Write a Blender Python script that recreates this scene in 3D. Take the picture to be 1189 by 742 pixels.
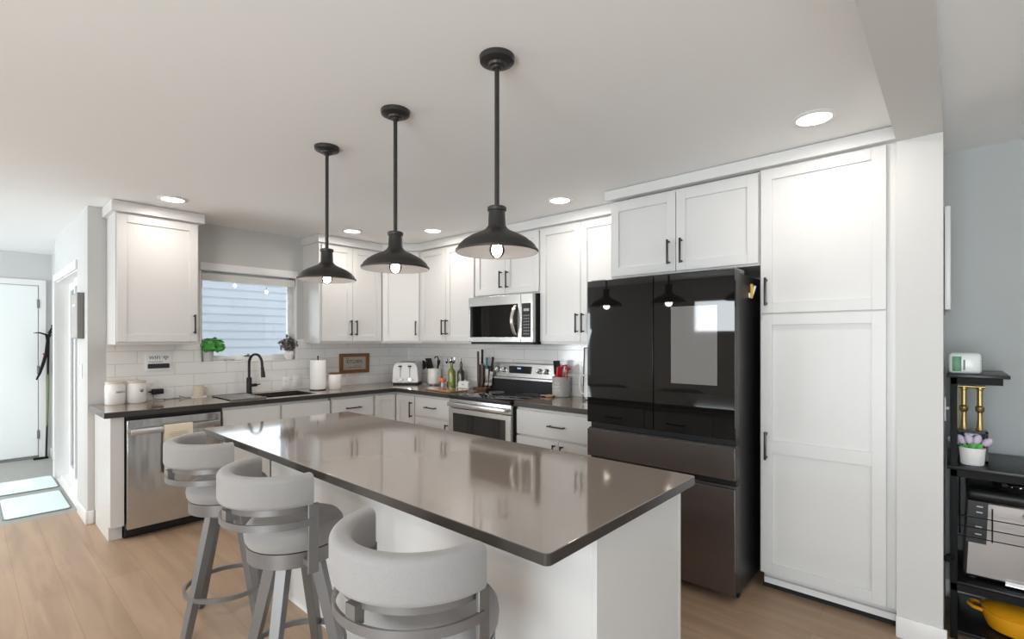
import bpy, bmesh, math, random
from mathutils import Vector, Matrix
random.seed(7)
PI = math.pi
for o in list(bpy.data.objects): bpy.data.objects.remove(o)
S = bpy.context.scene
C = S.collection

# ------------------------------------------------------------------ camera, world, lights
cd_ = bpy.data.cameras.new('camera'); cam = bpy.data.objects.new('camera', cd_); C.objects.link(cam)
cam.location = (4.942, -3.632, 1.4156)
cam.rotation_euler = (PI/2, 0, 0.7309)
cd_.sensor_width = 36; cd_.sensor_fit = 'HORIZONTAL'
cd_.lens = 36*573.35/1189
cd_.shift_y = (394.04-371)/1189
cd_.clip_start = 0.05
S.camera = cam
S.view_settings.view_transform = 'Standard'; S.view_settings.look = 'None'
S.view_settings.gamma = 1; S.view_settings.use_curve_mapping = False
S.view_settings.exposure = 0.06
S.cycles.max_bounces = 12; S.cycles.diffuse_bounces = 7; S.cycles.glossy_bounces = 5; S.cycles.transmission_bounces = 8
S.cycles.caustics_reflective = False; S.cycles.caustics_refractive = False
S.cycles.sample_clamp_indirect = 6
W = bpy.data.worlds.new('world'); S.world = W; W.use_nodes = True
bg = W.node_tree.nodes['Background']; bg.inputs[0].default_value = (0.88, 0.94, 1.0, 1); bg.inputs[1].default_value = 2.2

def lamp(name, kind, loc, power, color=(1, 1, 1), rot=(0, 0, 0), **kw):
    d = bpy.data.lights.new(name, kind); d.energy = power; d.color = color
    for k, v in kw.items(): setattr(d, k, v)
    o = bpy.data.objects.new(name, d); C.objects.link(o); o.location = loc; o.rotation_euler = rot
    return o
COOL = (0.90, 0.96, 1.0); WARM = (1.0, 0.84, 0.70)
# daylight at the openings; rear slider and left window are unseen, added as fill
def daylight(name, loc, rot, sx, sy, power, color=COOL):
    return lamp(name, 'AREA', loc, power, color, rot, shape='RECTANGLE', size=sx, size_y=sy)
daylight('fill_rear_slider', (5.1, -6.45, 1.15), (PI/2+.42, 0, 0), 2.3, 1.9, 135)  # added fill at an unseen slider, tilted up to lift the ceiling
daylight('daylight_rear_window', (2.08, -6.45, 1.80), (PI/2, 0, 0), 0.8, 0.5, 18)
daylight('fill_left_window', (-1.3, -6.40, 1.35), (PI/2+.42, 0, 0), 1.8, 1.3, 95)  # added fill at an unseen window, also tilted up at the ceiling
daylight('daylight_hall_door', (-1.18, -2.80, 1.05), (-PI/2, 0, 0), 1.3, 1.8, 14)
daylight('daylight_sink_window', (-0.2, -1.8, 1.6), (PI/2, 0, -PI/2), 0.7, 0.6, 3)
daylight('daylight_dining_window', (7.40, -3.0, 1.3), (0, PI/2, 0), 1.6, 1.2, 11, (0.86, 0.94, 1.0))
sun = lamp('sun', 'SUN', (-1, 3, 6), 7.0, (1, 0.97, 0.92), angle=0.02)
sun.rotation_euler = Vector((-0.10, -0.62, -1.0)).to_track_quat('-Z', 'Y').to_euler()
CEIL = 2.44
# ceiling downlights: (x, y) of the lamps in the photo, then unseen ones added behind the camera as fill
CANS = [(0.694, -2.602), (0.709, -1.169), (1.289, -0.673), (2.784, -0.699), (4.458, -1.003)]
FILL_CANS = [(-1.6, -4.9), (0.9, -4.9), (3.2, -4.9)]
CAN_POWER = 3.8
PEND_POWER = 2.5

# ------------------------------------------------------------------ materials
M = {}
def new_mat(name):
    m = bpy.data.materials.new(name); m.use_nodes = True
    nt = m.node_tree; return m, nt, nt.nodes['Principled BSDF']
def mat(name, col, rough=0.5, metal=0.0, coat=0.0, emis=None, es=0.0, bump=None, var=None, trans=0.0, ior=None, sheen=0.0, spec=None):
    """bump = (scale, strength); var = (scale, amount, stretch xyz)"""
    m, nt, b = new_mat(name)
    b.inputs['Base Color'].default_value = (*col, 1); b.inputs['Roughness'].default_value = rough
    b.inputs['Metallic'].default_value = metal; b.inputs['Coat Weight'].default_value = coat
    b.inputs['Coat Roughness'].default_value = 0.05
    b.inputs['Transmission Weight'].default_value = trans
    if ior: b.inputs['IOR'].default_value = ior
    if spec is not None: b.inputs['Specular IOR Level'].default_value = spec
    b.inputs['Sheen Weight'].default_value = sheen
    if emis:
        b.inputs['Emission Color'].default_value = (*emis, 1); b.inputs['Emission Strength'].default_value = es
    tc = nt.nodes.new('ShaderNodeTexCoord')
    def noise(scale, stretch=(1, 1, 1), detail=4):
        mp = nt.nodes.new('ShaderNodeMapping'); mp.inputs['Scale'].default_value = stretch
        nt.links.new(tc.outputs['Object'], mp.inputs[0])
        n = nt.nodes.new('ShaderNodeTexNoise'); n.inputs['Scale'].default_value = scale; n.inputs['Detail'].default_value = detail
        nt.links.new(mp.outputs[0], n.inputs['Vector']); return n
    if var:
        n = noise(var[0], var[2] if len(var) > 2 else (1, 1, 1))
        mx = nt.nodes.new('ShaderNodeMixRGB'); a = var[1]
        mx.inputs[1].default_value = tuple(max(0, c*(1-a)) for c in col)+(1,)
        mx.inputs[2].default_value = tuple(min(1, c*(1+a)) for c in col)+(1,)
        nt.links.new(n.outputs[0], mx.inputs[0]); nt.links.new(mx.outputs[0], b.inputs['Base Color'])
    if bump:
        n = noise(bump[0], bump[2] if len(bump) > 2 else (1, 1, 1))
        bp = nt.nodes.new('ShaderNodeBump'); bp.inputs['Strength'].default_value = bump[1]; bp.inputs['Distance'].default_value = bump[3] if len(bump) > 3 else 0.002
        nt.links.new(n.outputs[0], bp.inputs['Height']); nt.links.new(bp.outputs[0], b.inputs['Normal'])
    M[name] = m; return m
mat('cabinet_white', (0.665, 0.662, 0.652), 0.32)
mat('trim_white', (0.80, 0.80, 0.795), 0.35)
mat('ceiling_paint', (0.87, 0.88, 0.88), 0.9, bump=(60, 0.08))
mat('wall_paint', (0.56, 0.56, 0.55), 0.75, bump=(180, 0.06))
mat('hall_paint', (0.58, 0.59, 0.585), 0.75, bump=(180, 0.06))
mat('dining_dimmed', (0.47, 0.492, 0.492), 0.75, bump=(180, 0.06))  # dimmer light of the dining side put into a darker, cooler wall colour
mat('stub_paint', (0.62, 0.615, 0.60), 0.6, bump=(180, 0.05))
mat('beam_paint', (0.66, 0.655, 0.645), 0.75, bump=(180, 0.05))
mat('door_paint', (0.84, 0.875, 0.875), 0.4)
mat('black_metal', (0.022, 0.021, 0.021), 0.38, 0.5)
mat('pull_black', (0.05, 0.045, 0.043), 0.35, 0.7)
mat('bronze', (0.035, 0.032, 0.030), 0.42, 0.4)
mat('shade_inside', (0.20, 0.20, 0.21), 0.32, 0.3)
mat('quartz', (0.245, 0.205, 0.175), 0.075, coat=0.3, var=(420, 0.12), spec=0.7)
mat('counter', (0.215, 0.155, 0.115), 0.09, coat=0.25, var=(420, 0.15), spec=0.6)
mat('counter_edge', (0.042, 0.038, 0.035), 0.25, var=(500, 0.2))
mat('cooker_steel', (0.22, 0.20, 0.188), 0.28, 0.9)
mat('steel', (0.56, 0.545, 0.525), 0.27, 0.9, var=(6, 0.05, (1, 1, 60)), bump=(30, 0.05, (1, 1, 40)))
mat('steel_door', (0.60, 0.60, 0.60), 0.20, 0.95, bump=(1.6, 1.0, (1, 3.2, 0.35), 0.05))
mat('chrome', (0.75, 0.75, 0.76), 0.10, 1.0)
mat('dark_steel', (0.19, 0.165, 0.16), 0.26, 0.9, bump=(3, 0.5, (3, 1, .2)))
mat('fridge_side', (0.05, 0.047, 0.046), 0.35, 0.5)
mat('black_glass', (0.007, 0.006, 0.0055), 0.025, spec=0.5)
mat('cooktop_glass', (0.010, 0.010, 0.011), 0.03, coat=0.3)
mat('screen_glass', (0.17, 0.165, 0.16), 0.04, coat=0.5)
mat('oven_glass', (0.018, 0.017, 0.016), 0.05)
mat('display', (0.012, 0.016, 0.022), 0.08)
mat('display_lit', (0.05, 0.1, 0.2), 0.3, emis=(0.35, 0.6, 1.0), es=1.2)
mat('black_plastic', (0.014, 0.014, 0.015), 0.4, spec=.3)
mat('gap_shade', (0.010, 0.010, 0.010), 0.8)  # near-black that stands in for shade in the gap below the pantry
mat('fabric', (0.30, 0.29, 0.284), 0.95, bump=(520, 0.5), var=(300, 0.12), sheen=0.2)
mat('stool_metal', (0.22, 0.215, 0.215), 0.4, 0.55)
mat('wood_dark', (0.11, 0.055, 0.028), 0.45, var=(20, 0.4, (1, 1, 8)))
mat('wood_frame', (0.22, 0.095, 0.038), 0.5, var=(25, 0.35, (1, 6, 6)))
mat('wood_light', (0.62, 0.42, 0.24), 0.5, var=(20, 0.2, (6, 1, 1)))
mat('wood_board', (0.34, 0.21, 0.125), 0.12, coat=0.5, var=(14, 0.3, (3, 1, 1)))
mat('linen', (0.44, 0.40, 0.35), 0.9, bump=(400, 0.3))
mat('ceramic_white', (0.86, 0.85, 0.83), 0.22, coat=0.3)
mat('ceramic_gray', (0.42, 0.41, 0.39), 0.45)
mat('pot_gray', (0.62, 0.60, 0.62), 0.5)
mat('cream', (0.70, 0.62, 0.50), 0.6)
mat('paper', (0.90, 0.895, 0.88), 0.95, bump=(90, 0.35))
mat('white_plastic', (0.86, 0.86, 0.86), 0.3)
mat('ink', (0.03, 0.03, 0.03), 0.7)
mat('tan_print', (0.45, 0.36, 0.26), 0.9)
mat('leaf_green', (0.12, 0.48, 0.10), 0.5, var=(30, 0.45))
mat('leaf_dark', (0.17, 0.14, 0.135), 0.6, var=(60, 0.6))
mat('tulip', (0.60, 0.53, 0.66), 0.6, var=(60, 0.15))
mat('red', (0.62, 0.015, 0.015), 0.35)
mat('orange', (0.85, 0.17, 0.04), 0.4)
mat('olive_glass', (0.20, 0.24, 0.02), 0.05, coat=0.5)
mat('dark_glass', (0.035, 0.03, 0.012), 0.06, coat=0.5)
mat('teal', (0.02, 0.22, 0.26), 0.4)
mat('yellow_enamel', (0.80, 0.36, 0.012), 0.16, coat=0.6)
mat('yellow', (0.75, 0.48, 0.04), 0.4)
mat('brass', (0.42, 0.31, 0.13), 0.3, 0.9)
mat('navy', (0.015, 0.025, 0.06), 0.12, coat=0.4)
mat('wrap_green', (0.08, 0.25, 0.13), 0.4, var=(40, 0.6))
mat('wrap_white', (0.72, 0.76, 0.74), 0.3, coat=0.3)
mat('rack_black', (0.007, 0.007, 0.008), 0.6, spec=.2)
mat('rack_top', (0.010, 0.010, 0.011), 0.3, spec=.35)
mat('grey_box', (0.19, 0.19, 0.185), 0.5)
mat('mat_pale', (0.74, 0.86, 0.86), 0.75, bump=(200, 0.3), var=(4, 0.06))
mat('mat_edge', (0.22, 0.26, 0.26), 0.8)
mat('mat_highlight', (0.86, 0.90, 0.89), 0.7)  # bright highlight on the hall mat, put into the colour
mat('olive_green', (0.16, 0.21, 0.10), 0.5)
mat('hall_floor', (0.33, 0.33, 0.315), 0.45, var=(3, 0.12, (1, 4, 1)))
mat('shade_fabric', (0.62, 0.63, 0.60), 0.8, bump=(300, 0.2))
mat('siding', (0.36, 0.39, 0.44), 0.8)
mat('concrete', (0.45, 0.45, 0.44), 0.9, var=(5, 0.1))
mat('rubber', (0.02, 0.02, 0.02), 0.7)
mat('lamp_lens', (1, 1, 1), 0.5, emis=(1.0, 0.94, 0.86), es=9)
mat('filament', (1, 1, 1), 0.5, emis=(1.0, 0.90, 0.78), es=60)
mat('string_bulb', (1, 1, 1), 0.5, emis=(1.0, 0.97, 0.92), es=5)

def glass_mat(name, tint=(1, 1, 1), refl=0.06, rough=0.0):
    m = bpy.data.materials.new(name); m.use_nodes = True; nt = m.node_tree; nt.nodes.clear()
    out = nt.nodes.new('ShaderNodeOutputMaterial'); mx = nt.nodes.new('ShaderNodeMixShader')
    t = nt.nodes.new('ShaderNodeBsdfTransparent'); g = nt.nodes.new('ShaderNodeBsdfGlossy')
    fr = nt.nodes.new('ShaderNodeFresnel'); fr.inputs[0].default_value = 1.45
    t.inputs[0].default_value = (*tint, 1); g.inputs['Roughness'].default_value = rough
    nt.links.new(fr.outputs[0], mx.inputs[0]); nt.links.new(t.outputs[0], mx.inputs[1]); nt.links.new(g.outputs[0], mx.inputs[2])
    nt.links.new(mx.outputs[0], out.inputs[0]); M[name] = m
glass_mat('pane', (0.96, 0.98, 0.98)); glass_mat('bulb_glass', (0.98, 0.97, 0.95))

def brick_mat(name, axes, bw, rh, mortar, c1, c2, cm, rough, bumpd=0.0, grain=None, offset=0.5, freq=2, shift=(0, 0)):
    m, nt, b = new_mat(name); tc = nt.nodes.new('ShaderNodeTexCoord'); sp = nt.nodes.new('ShaderNodeSeparateXYZ'); cb = nt.nodes.new('ShaderNodeCombineXYZ')
    nt.links.new(tc.outputs['Object'], sp.inputs[0])
    for i, a in enumerate(axes):
        ad = nt.nodes.new('ShaderNodeMath'); ad.operation = 'ADD'; ad.inputs[1].default_value = shift[i]+20.0*bw if i == 0 else shift[i]+20*rh
        nt.links.new(sp.outputs[a], ad.inputs[0]); nt.links.new(ad.outputs[0], cb.inputs[i])
    br = nt.nodes.new('ShaderNodeTexBrick'); nt.links.new(cb.outputs[0], br.inputs['Vector'])
    br.inputs['Scale'].default_value = 1; br.inputs['Brick Width'].default_value = bw; br.inputs['Row Height'].default_value = rh
    br.inputs['Mortar Size'].default_value = mortar; br.inputs['Mortar Smooth'].default_value = 0.2
    br.inputs['Color1'].default_value = (*c1, 1); br.inputs['Color2'].default_value = (*c2, 1); br.inputs['Mortar'].default_value = (*cm, 1)
    br.offset = offset; br.offset_frequency = freq
    src = br.outputs['Color']
    if grain:
        mp = nt.nodes.new('ShaderNodeMapping'); mp.inputs['Scale'].default_value = grain[1]
        nt.links.new(tc.outputs['Object'], mp.inputs[0])
        n = nt.nodes.new('ShaderNodeTexNoise'); n.inputs['Scale'].default_value = grain[0]; n.inputs['Detail'].default_value = 6; n.inputs['Distortion'].default_value = 0.6
        nt.links.new(mp.outputs[0], n.inputs['Vector'])
        rp = nt.nodes.new('ShaderNodeValToRGB'); rp.color_ramp.elements[0].position = 0.3; rp.color_ramp.elements[1].position = 0.72
        lo, hi = grain[2]; rp.color_ramp.elements[0].color = (lo, lo, lo, 1); rp.color_ramp.elements[1].color = (hi, hi, hi, 1)
        nt.links.new(n.outputs[0], rp.inputs[0])
        ml = nt.nodes.new('ShaderNodeMixRGB'); ml.blend_type = 'MULTIPLY'; ml.inputs[0].default_value = 1
        nt.links.new(src, ml.inputs[1]); nt.links.new(rp.outputs[0], ml.inputs[2]); src = ml.outputs[0]
    nt.links.new(src, b.inputs['Base Color']); b.inputs['Roughness'].default_value = rough
    if bumpd:
        bp = nt.nodes.new('ShaderNodeBump'); bp.inputs['Strength'].default_value = 0.6; bp.inputs['Distance'].default_value = bumpd; bp.invert = True
        nt.links.new(br.outputs['Fac'], bp.inputs['Height']); nt.links.new(bp.outputs[0], b.inputs['Normal'])
    M[name] = m
brick_mat('tile_left', (1, 2), 0.40, 0.1015, 0.0022, (0.86, 0.855, 0.84), (0.83, 0.825, 0.81), (0.60, 0.59, 0.57), 0.10, 0.0015, offset=0.35, shift=(0.28, -0.914))
brick_mat('tile_back', (0, 2), 0.40, 0.1015, 0.0022, (0.86, 0.855, 0.84), (0.83, 0.825, 0.81), (0.60, 0.59, 0.57), 0.10, 0.0015, offset=0.35, shift=(0.15, -0.914))
brick_mat('wood_floor', (0, 1), 1.22, 0.18, 0.0010, (0.43, 0.30, 0.203), (0.365, 0.248, 0.163), (0.25, 0.16, 0.10), 0.38, 0.0004, grain=(2.2, (0.55, 6, 1), (0.80, 1.12)), offset=0.37, freq=2)

# ------------------------------------------------------------------ mesh helpers
class MB:
    def __init__(s): s.b = bmesh.new()
    def box(s, x0, x1, y0, y1, z0, z1, bev=0.0, seg=2):
        ps = [(x0, y0, z0), (x1, y0, z0), (x1, y1, z0), (x0, y1, z0), (x0, y0, z1), (x1, y0, z1), (x1, y1, z1), (x0, y1, z1)]
        t = bmesh.new(); v = [t.verts.new(p) for p in ps]
        for f in ((3, 2, 1, 0), (4, 5, 6, 7), (0, 1, 5, 4), (1, 2, 6, 5), (2, 3, 7, 6), (3, 0, 4, 7)): t.faces.new([v[i] for i in f])
        if bev: bmesh.ops.bevel(t, geom=t.edges[:], offset=bev, segments=seg, profile=0.5, affect='EDGES')
        s._add(t); return s
    def _add(s, t, mx=None):
        if mx is not None: bmesh.ops.transform(t, matrix=mx, verts=t.verts[:])
        mp = {v: s.b.verts.new(v.co) for v in t.verts}
        for f in t.faces:
            try: s.b.faces.new([mp[v] for v in f.verts])
            except ValueError: pass
        t.free()
    def lathe(s, prof, n=32, c=(0, 0, 0), cap=True):
        """prof: list of (r, z), bottom-up outside; spins about z"""
        rings = []
        for r, z in prof:
            if r < 1e-6: rings.append([s.b.verts.new((c[0], c[1], c[2]+z))])
            else: rings.append([s.b.verts.new((c[0]+r*math.cos(2*PI*i/n), c[1]+r*math.sin(2*PI*i/n), c[2]+z)) for i in range(n)])
        for a, b in zip(rings, rings[1:]):
            for i in range(n):
                j = (i+1) % n
                if len(a) == 1 and len(b) == 1: continue
                if len(a) == 1: s.b.faces.new((a[0], b[j], b[i]))
                elif len(b) == 1: s.b.faces.new((a[i], a[j], b[0]))
                else: s.b.faces.new((a[i], a[j], b[j], b[i]))
        if cap:
            if len(rings[0]) > 2: s.b.faces.new(rings[0][::-1])
            if len(rings[-1]) > 2: s.b.faces.new(rings[-1])
        return s
    def sweep(s, path, prof, closed=False, up=(0, 0, 1), scale=None, rnd=False):
        """prof: 2D list (side, up) swept along path of 3D points"""
        P = [Vector(p) for p in path]; n = len(P); rings = []; upv = Vector(up)
        last = None
        for i, p in enumerate(P):
            if closed: t = P[(i+1) % n]-P[i-1]
            else: t = P[min(i+1, n-1)]-P[max(i-1, 0)]
            t.normalize()
            if rnd:
                if last is None:
                    sd = t.cross(Vector((0, 0, 1)) if abs(t.z) < 0.9 else Vector((1, 0, 0)))
                else: sd = last-t*last.dot(t)
                sd.normalize(); last = sd.copy()
            else:
                sd = t.cross(upv); sd.normalize()
            u = sd.cross(t); k = scale[i] if scale else 1
            rings.append([s.b.verts.new(p+sd*(a*k)+u*(b*k)) for a, b in prof])
        m = len(prof)
        for i in range(n if closed else n-1):
            a, b = rings[i], rings[(i+1) % n]
            for j in range(m): s.b.faces.new((a[j], b[j], b[(j+1) % m], a[(j+1) % m]))
        if not closed: s.b.faces.new(rings[0]); s.b.faces.new(rings[-1][::-1])
        return s
    def tube(s, path, r, n=10, closed=False, scale=None):
        return s.sweep(path, [(r*math.cos(2*PI*i/n), r*math.sin(2*PI*i/n)) for i in range(n)], closed, scale=scale, rnd=True)
    def cyl(s, a, b, r, n=20, r2=None):
        return s.tube([a, b], r, n, scale=[1, (r2 if r2 is not None else r)/r])
    def sphere(s, c, r, n=16, sc=(1, 1, 1)):
        t = bmesh.new(); bmesh.ops.create_uvsphere(t, u_segments=n, v_segments=max(6, n//2), radius=r)
        s._add(t, Matrix.Translation(c) @ Matrix.Diagonal((*sc, 1))); return s
    def prism(s, pts, z0, z1):
        """pts: plan outline (x, y), counter-clockwise"""
        a = [s.b.verts.new((x, y, z0)) for x, y in pts]; b = [s.b.verts.new((x, y, z1)) for x, y in pts]
        n = len(pts); s.b.faces.new(a[::-1]); s.b.faces.new(b)
        for i in range(n): s.b.faces.new((a[i], a[(i+1) % n], b[(i+1) % n], b[i]))
        return s
    def slab(s, us, vs, hole, w0, w1, f):
        """grid slab: cells of us x vs kept unless hole(i, j); f(u, v, w) gives the point"""
        key = {}
        def V(u, v, w):
            k = (round(u, 5), round(v, 5), w)
            if k not in key: key[k] = s.b.verts.new(f(u, v, w))
            return key[k]
        nu, nv = len(us)-1, len(vs)-1
        ok = lambda i, j: 0 <= i < nu and 0 <= j < nv and not hole(i, j)
        for i in range(nu):
            for j in range(nv):
                if not ok(i, j): continue
                a, b, c, d = us[i], us[i+1], vs[j], vs[j+1]
                s.b.faces.new([V(a, c, w1), V(b, c, w1), V(b, d, w1), V(a, d, w1)])
                s.b.faces.new([V(a, d, w0), V(b, d, w0), V(b, c, w0), V(a, c, w0)])
                for (di, dj, p, q) in ((-1, 0, (a, d), (a, c)), (1, 0, (b, c), (b, d)), (0, -1, (a, c), (b, c)), (0, 1, (b, d), (a, d))):
                    if not ok(i+di, j+dj): s.b.faces.new([V(*p, w0), V(*q, w0), V(*q, w1), V(*p, w1)])
        return s
    def shaker(s, x0, x1, z0, z1, yf, t=0.02, w=0.058, d=0.012, mids=()):
        """a shaker door whose front faces -y at y = yf"""
        s.box(x0, x1, yf+d, yf+t, z0, z1)
        s.box(x0, x0+w, yf, yf+d, z0, z1); s.box(x1-w, x1, yf, yf+d, z0, z1)
        s.box(x0+w, x1-w, yf, yf+d, z0, z0+w); s.box(x0+w, x1-w, yf, yf+d, z1-w, z1)
        for m in mids: s.box(x0+w, x1-w, yf, yf+d, m-w*0.6, m+w*0.6)
        return s
    def xf(s, mx): bmesh.ops.transform(s.b, matrix=mx, verts=s.b.verts[:]); return s
    def build(s, name, m, parent=None, smooth=38, bevel=0, label=None):
        bmesh.ops.recalc_face_normals(s.b, faces=s.b.faces[:])
        for f in s.b.faces: f.smooth = True
        lim = math.radians(smooth)
        for e in s.b.edges:
            if len(e.link_faces) != 2 or e.calc_face_angle(0) > lim: e.smooth = False
        me = bpy.data.meshes.new(name); s.b.to_mesh(me); s.b.free()
        me.materials.append(M[m] if isinstance(m, str) else m)
        o = bpy.data.objects.new(name, me); C.objects.link(o)
        if parent is not None: o.parent = parent
        if bevel:
            bv = o.modifiers.new('bevel', 'BEVEL'); bv.width = bevel; bv.segments = 2; bv.limit_method = 'ANGLE'; bv.angle_limit = 0.7
        if label: o['label'] = label
        return o
def thing(name, label, cat, loc=(0, 0, 0), rz=0, group=None):
    o = bpy.data.objects.new(name, None); C.objects.link(o); o.empty_display_size = 0.05
    o.location = loc; o.rotation_euler = (0, 0, rz); o['label'] = label; o['category'] = cat
    if group: o['group'] = group
    return o
def tag(o, label, cat, group=None):
    o['label'] = label; o['category'] = cat
    if group: o['group'] = group
    return o
def struct(o): o['kind'] = 'structure'; return o
def tree(o):
    out = [o]
    for c in o.children: out += tree(c)
    return out
def dup(o, parent=None):
    c = o.copy(); C.objects.link(c); c.parent = parent
    for ch in list(o.children): dup(ch, c)
    return c
def text(name, body, size, m, parent, loc, rot, depth=0.0006, sx=1.0, label=None):
    cu = bpy.data.curves.new(name, 'FONT'); cu.body = body; cu.size = size; cu.extrude = depth
    cu.align_x = 'CENTER'; cu.align_y = 'CENTER'; cu.materials.append(M[m])
    f = bpy.data.objects.new(name, cu); C.objects.link(f)
    me = bpy.data.meshes.new_from_object(f.evaluated_get(bpy.context.evaluated_depsgraph_get())); bpy.data.objects.remove(f)
    if not me.materials: me.materials.append(M[m])
    o = bpy.data.objects.new(name, me); C.objects.link(o); o.parent = parent; o.location = loc; o.rotation_euler = rot; o.scale = (sx, 1, 1)
    if label: o['label'] = label
    return o
FRONT = (PI/2, 0, 0)
def arc(cx, cy, z, r, a0, a1, n): return [(cx+r*math.cos(a0+(a1-a0)*i/n), cy+r*math.sin(a0+(a1-a0)*i/n), z) for i in range(n+1)]
def rrect(w, h, r, n=5):
    out = []
    for cx, cy, a in ((w/2-r, h/2-r, 0), (-w/2+r, h/2-r, PI/2), (-w/2+r, -h/2+r, PI), (w/2-r, -h/2+r, 1.5*PI)):
        for i in range(n+1): out.append((cx+r*math.cos(a+PI/2*i/n), cy+r*math.sin(a+PI/2*i/n)))
    return out

# ------------------------------------------------------------------ the room
XE, YR, XR, YH = -3.23, -6.5, 7.5, -2.987      # end of hall, rear wall, right wall, hall wall
struct(MB().box(-0.45, XR, YR, 0.0, -0.05, 0.0).build('floor', 'wood_floor'))
struct(MB().box(XE, -0.45, YR, YH, -0.05, 0.0).box(XE, -1.98, YH, -2.84, -.05, 0).build('floor_hall', 'hall_floor'))
struct(MB().box(-1.88, -0.5, YH, -2.84, -0.05, 0.0).build('trim_doorsill', 'trim_white'))
b = MB().box(-0.15, XR+.15, YR-.15, 0.15, CEIL, CEIL+0.1).box(XE-.15, -0.15, YR-.15, -2.84, CEIL, CEIL+0.1)
struct(b.build('ceiling', 'ceiling_paint'))
WY0, WY1, WZ0, WZ1 = -2.232, -1.372, 1.203, 2.06          # opening of the sink window
b = MB().slab([YH, WY0, WY1, 0.15], [0, WZ0, WZ1, CEIL], lambda i, j: i == 1 and j == 1, 0, 1, lambda u, v, w: (-0.15 if w == 0 else 0, u, v))
struct(b.build('wall_left', 'wall_paint'))
struct(MB().box(0, 4.80, 0, 0.15, 0, CEIL).build('wall_back', 'wall_paint'))
struct(MB().box(4.80, XR, 0, 0.15, 0, CEIL).build('wall_dining', 'dining_dimmed'))
struct(MB().box(4.735, 4.903, -0.65, 0.0, 0, CEIL).build('wall_stub', 'stub_paint'))
struct(MB().box(4.735, 4.903, YR, -0.65, 2.36, CEIL).build('ceiling_beam', 'beam_paint'))
b = MB().slab([-1.98, -1.90, -0.485, -0.15], [0, 2.005, CEIL], lambda i, j: i == 1 and j == 0, 0, 1, lambda u, v, w: (u, YH if w == 1 else -2.84, v))
b.box(XE, -1.98, -2.90, -2.80, 0, CEIL); struct(b.build('wall_hall', 'hall_paint'))
struct(MB().box(XE-0.15, XE, YR, -2.84, 0, CEIL).build('wall_hall_end', 'hall_paint'))
struct(MB().slab([YR, -3.6, -2.4, 0.0], [0, 0.7, 1.9, CEIL], lambda i, j: i == 1 and j == 1, 0, 1, lambda u, v, w: (XR if w == 0 else XR+.15, u, v)).build('wall_right', 'dining_dimmed'))
RW = [XE, -2.2, -0.4, 1.66, 2.50, 3.9, 6.3, XR]; RZ = [0, 0.15, 0.65, 1.52, 2.08, 2.15, CEIL]
def rh(i, j): return (i == 1 and 2 <= j <= 3) or (i == 3 and j == 3) or (i == 5 and 1 <= j <= 4)
struct(MB().slab(RW, RZ, rh, 0, 1, lambda u, v, w: (u, YR if w == 0 else YR-.15, v)).build('wall_rear', 'wall_paint'))
# ---- baseboards
def base(name, x0, x1, y0, y1): struct(MB().box(x0, x1, y0, y1, 0, 0.10, 0.004).build(name, 'trim_white'))
base('baseboard_hall', -0.40, 0.014, YH-0.014, YH)
base('baseboard_left', 0.0, 0.014, YH, -2.945)
base('baseboard_hall_far', XE, -1.98, -2.914, -2.90)
base('baseboard_hall_end', XE, XE+0.014, -6.4, -4.01)
base('baseboard_stub', 4.733, 4.917, -0.664, -0.65)
base('baseboard_dining', 4.903, XR, -0.014, 0.0)
# ---- sink window
w1 = struct(thing('window_1', '', 'window', (0, -1.802, 1.63), PI/2)); del w1['label'], w1['category']
fw = 0.43; hz0, hz1 = WZ0-1.63, WZ1-1.63
b = MB()
for (x0, x1, z0, z1) in ((-fw, -fw+.045, hz0, hz1), (fw-.045, fw, hz0, hz1), (-fw, fw, hz0+0.012, hz0+.065), (-fw, fw, hz1-.045, hz1)):
    b.box(x0, x1, 0.085, 0.14, z0, z1, 0.003)
b.build('window_frame', 'trim_white', w1)
MB().box(-fw+.04, fw-.04, 0.108, 0.114, hz0+.06, hz1-.04).build('glass', 'pane', w1)
b = MB().box(-fw, fw, -0.012, 0.085, hz0, hz0+.014, 0.003)
b.box(-fw, -fw+.012, 0, 0.085, hz0+.012, hz1).box(fw-.012, fw, 0, 0.085, hz0+.012, hz1).box(-fw, fw, 0, .085, hz1-.012, hz1)
b.build('window_sill', 'trim_white', w1)
b = MB().box(-.008, .008, 0.075, 0.087, hz0+.066, hz0+.074).box(-0.035, 0.035, 0.062, 0.087, hz0+.052, hz0+.062, .002)
b.build('window_latch', 'black_plastic', w1)
b = MB().box(-fw-.0, fw, -0.018, 0.0, 2.028-1.63, 2.096-1.63, 0.003)
struct(b.build('trim_window_head', 'trim_white')).matrix_world = w1.matrix_basis
rs = thing('roller_blind', 'pale rolled-up roller blind under the white head board of the sink window', 'blind', (0, -1.802, 1.985), PI/2)
b = MB().cyl((-.415, .035, 0), (.415, .035, 0), .030, 24); b.build('fabric_roll', 'shade_fabric', rs)
MB().box(-.415, .415, .004, .010, -.045, .0).build('hem', 'shade_fabric', rs)
for sx in (-1, 1): MB().box(sx*.4165-.003, sx*.4165+.003, 0.0, .068, -.034, .036, .002).build('end_bracket', 'grey_box', rs)
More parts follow.
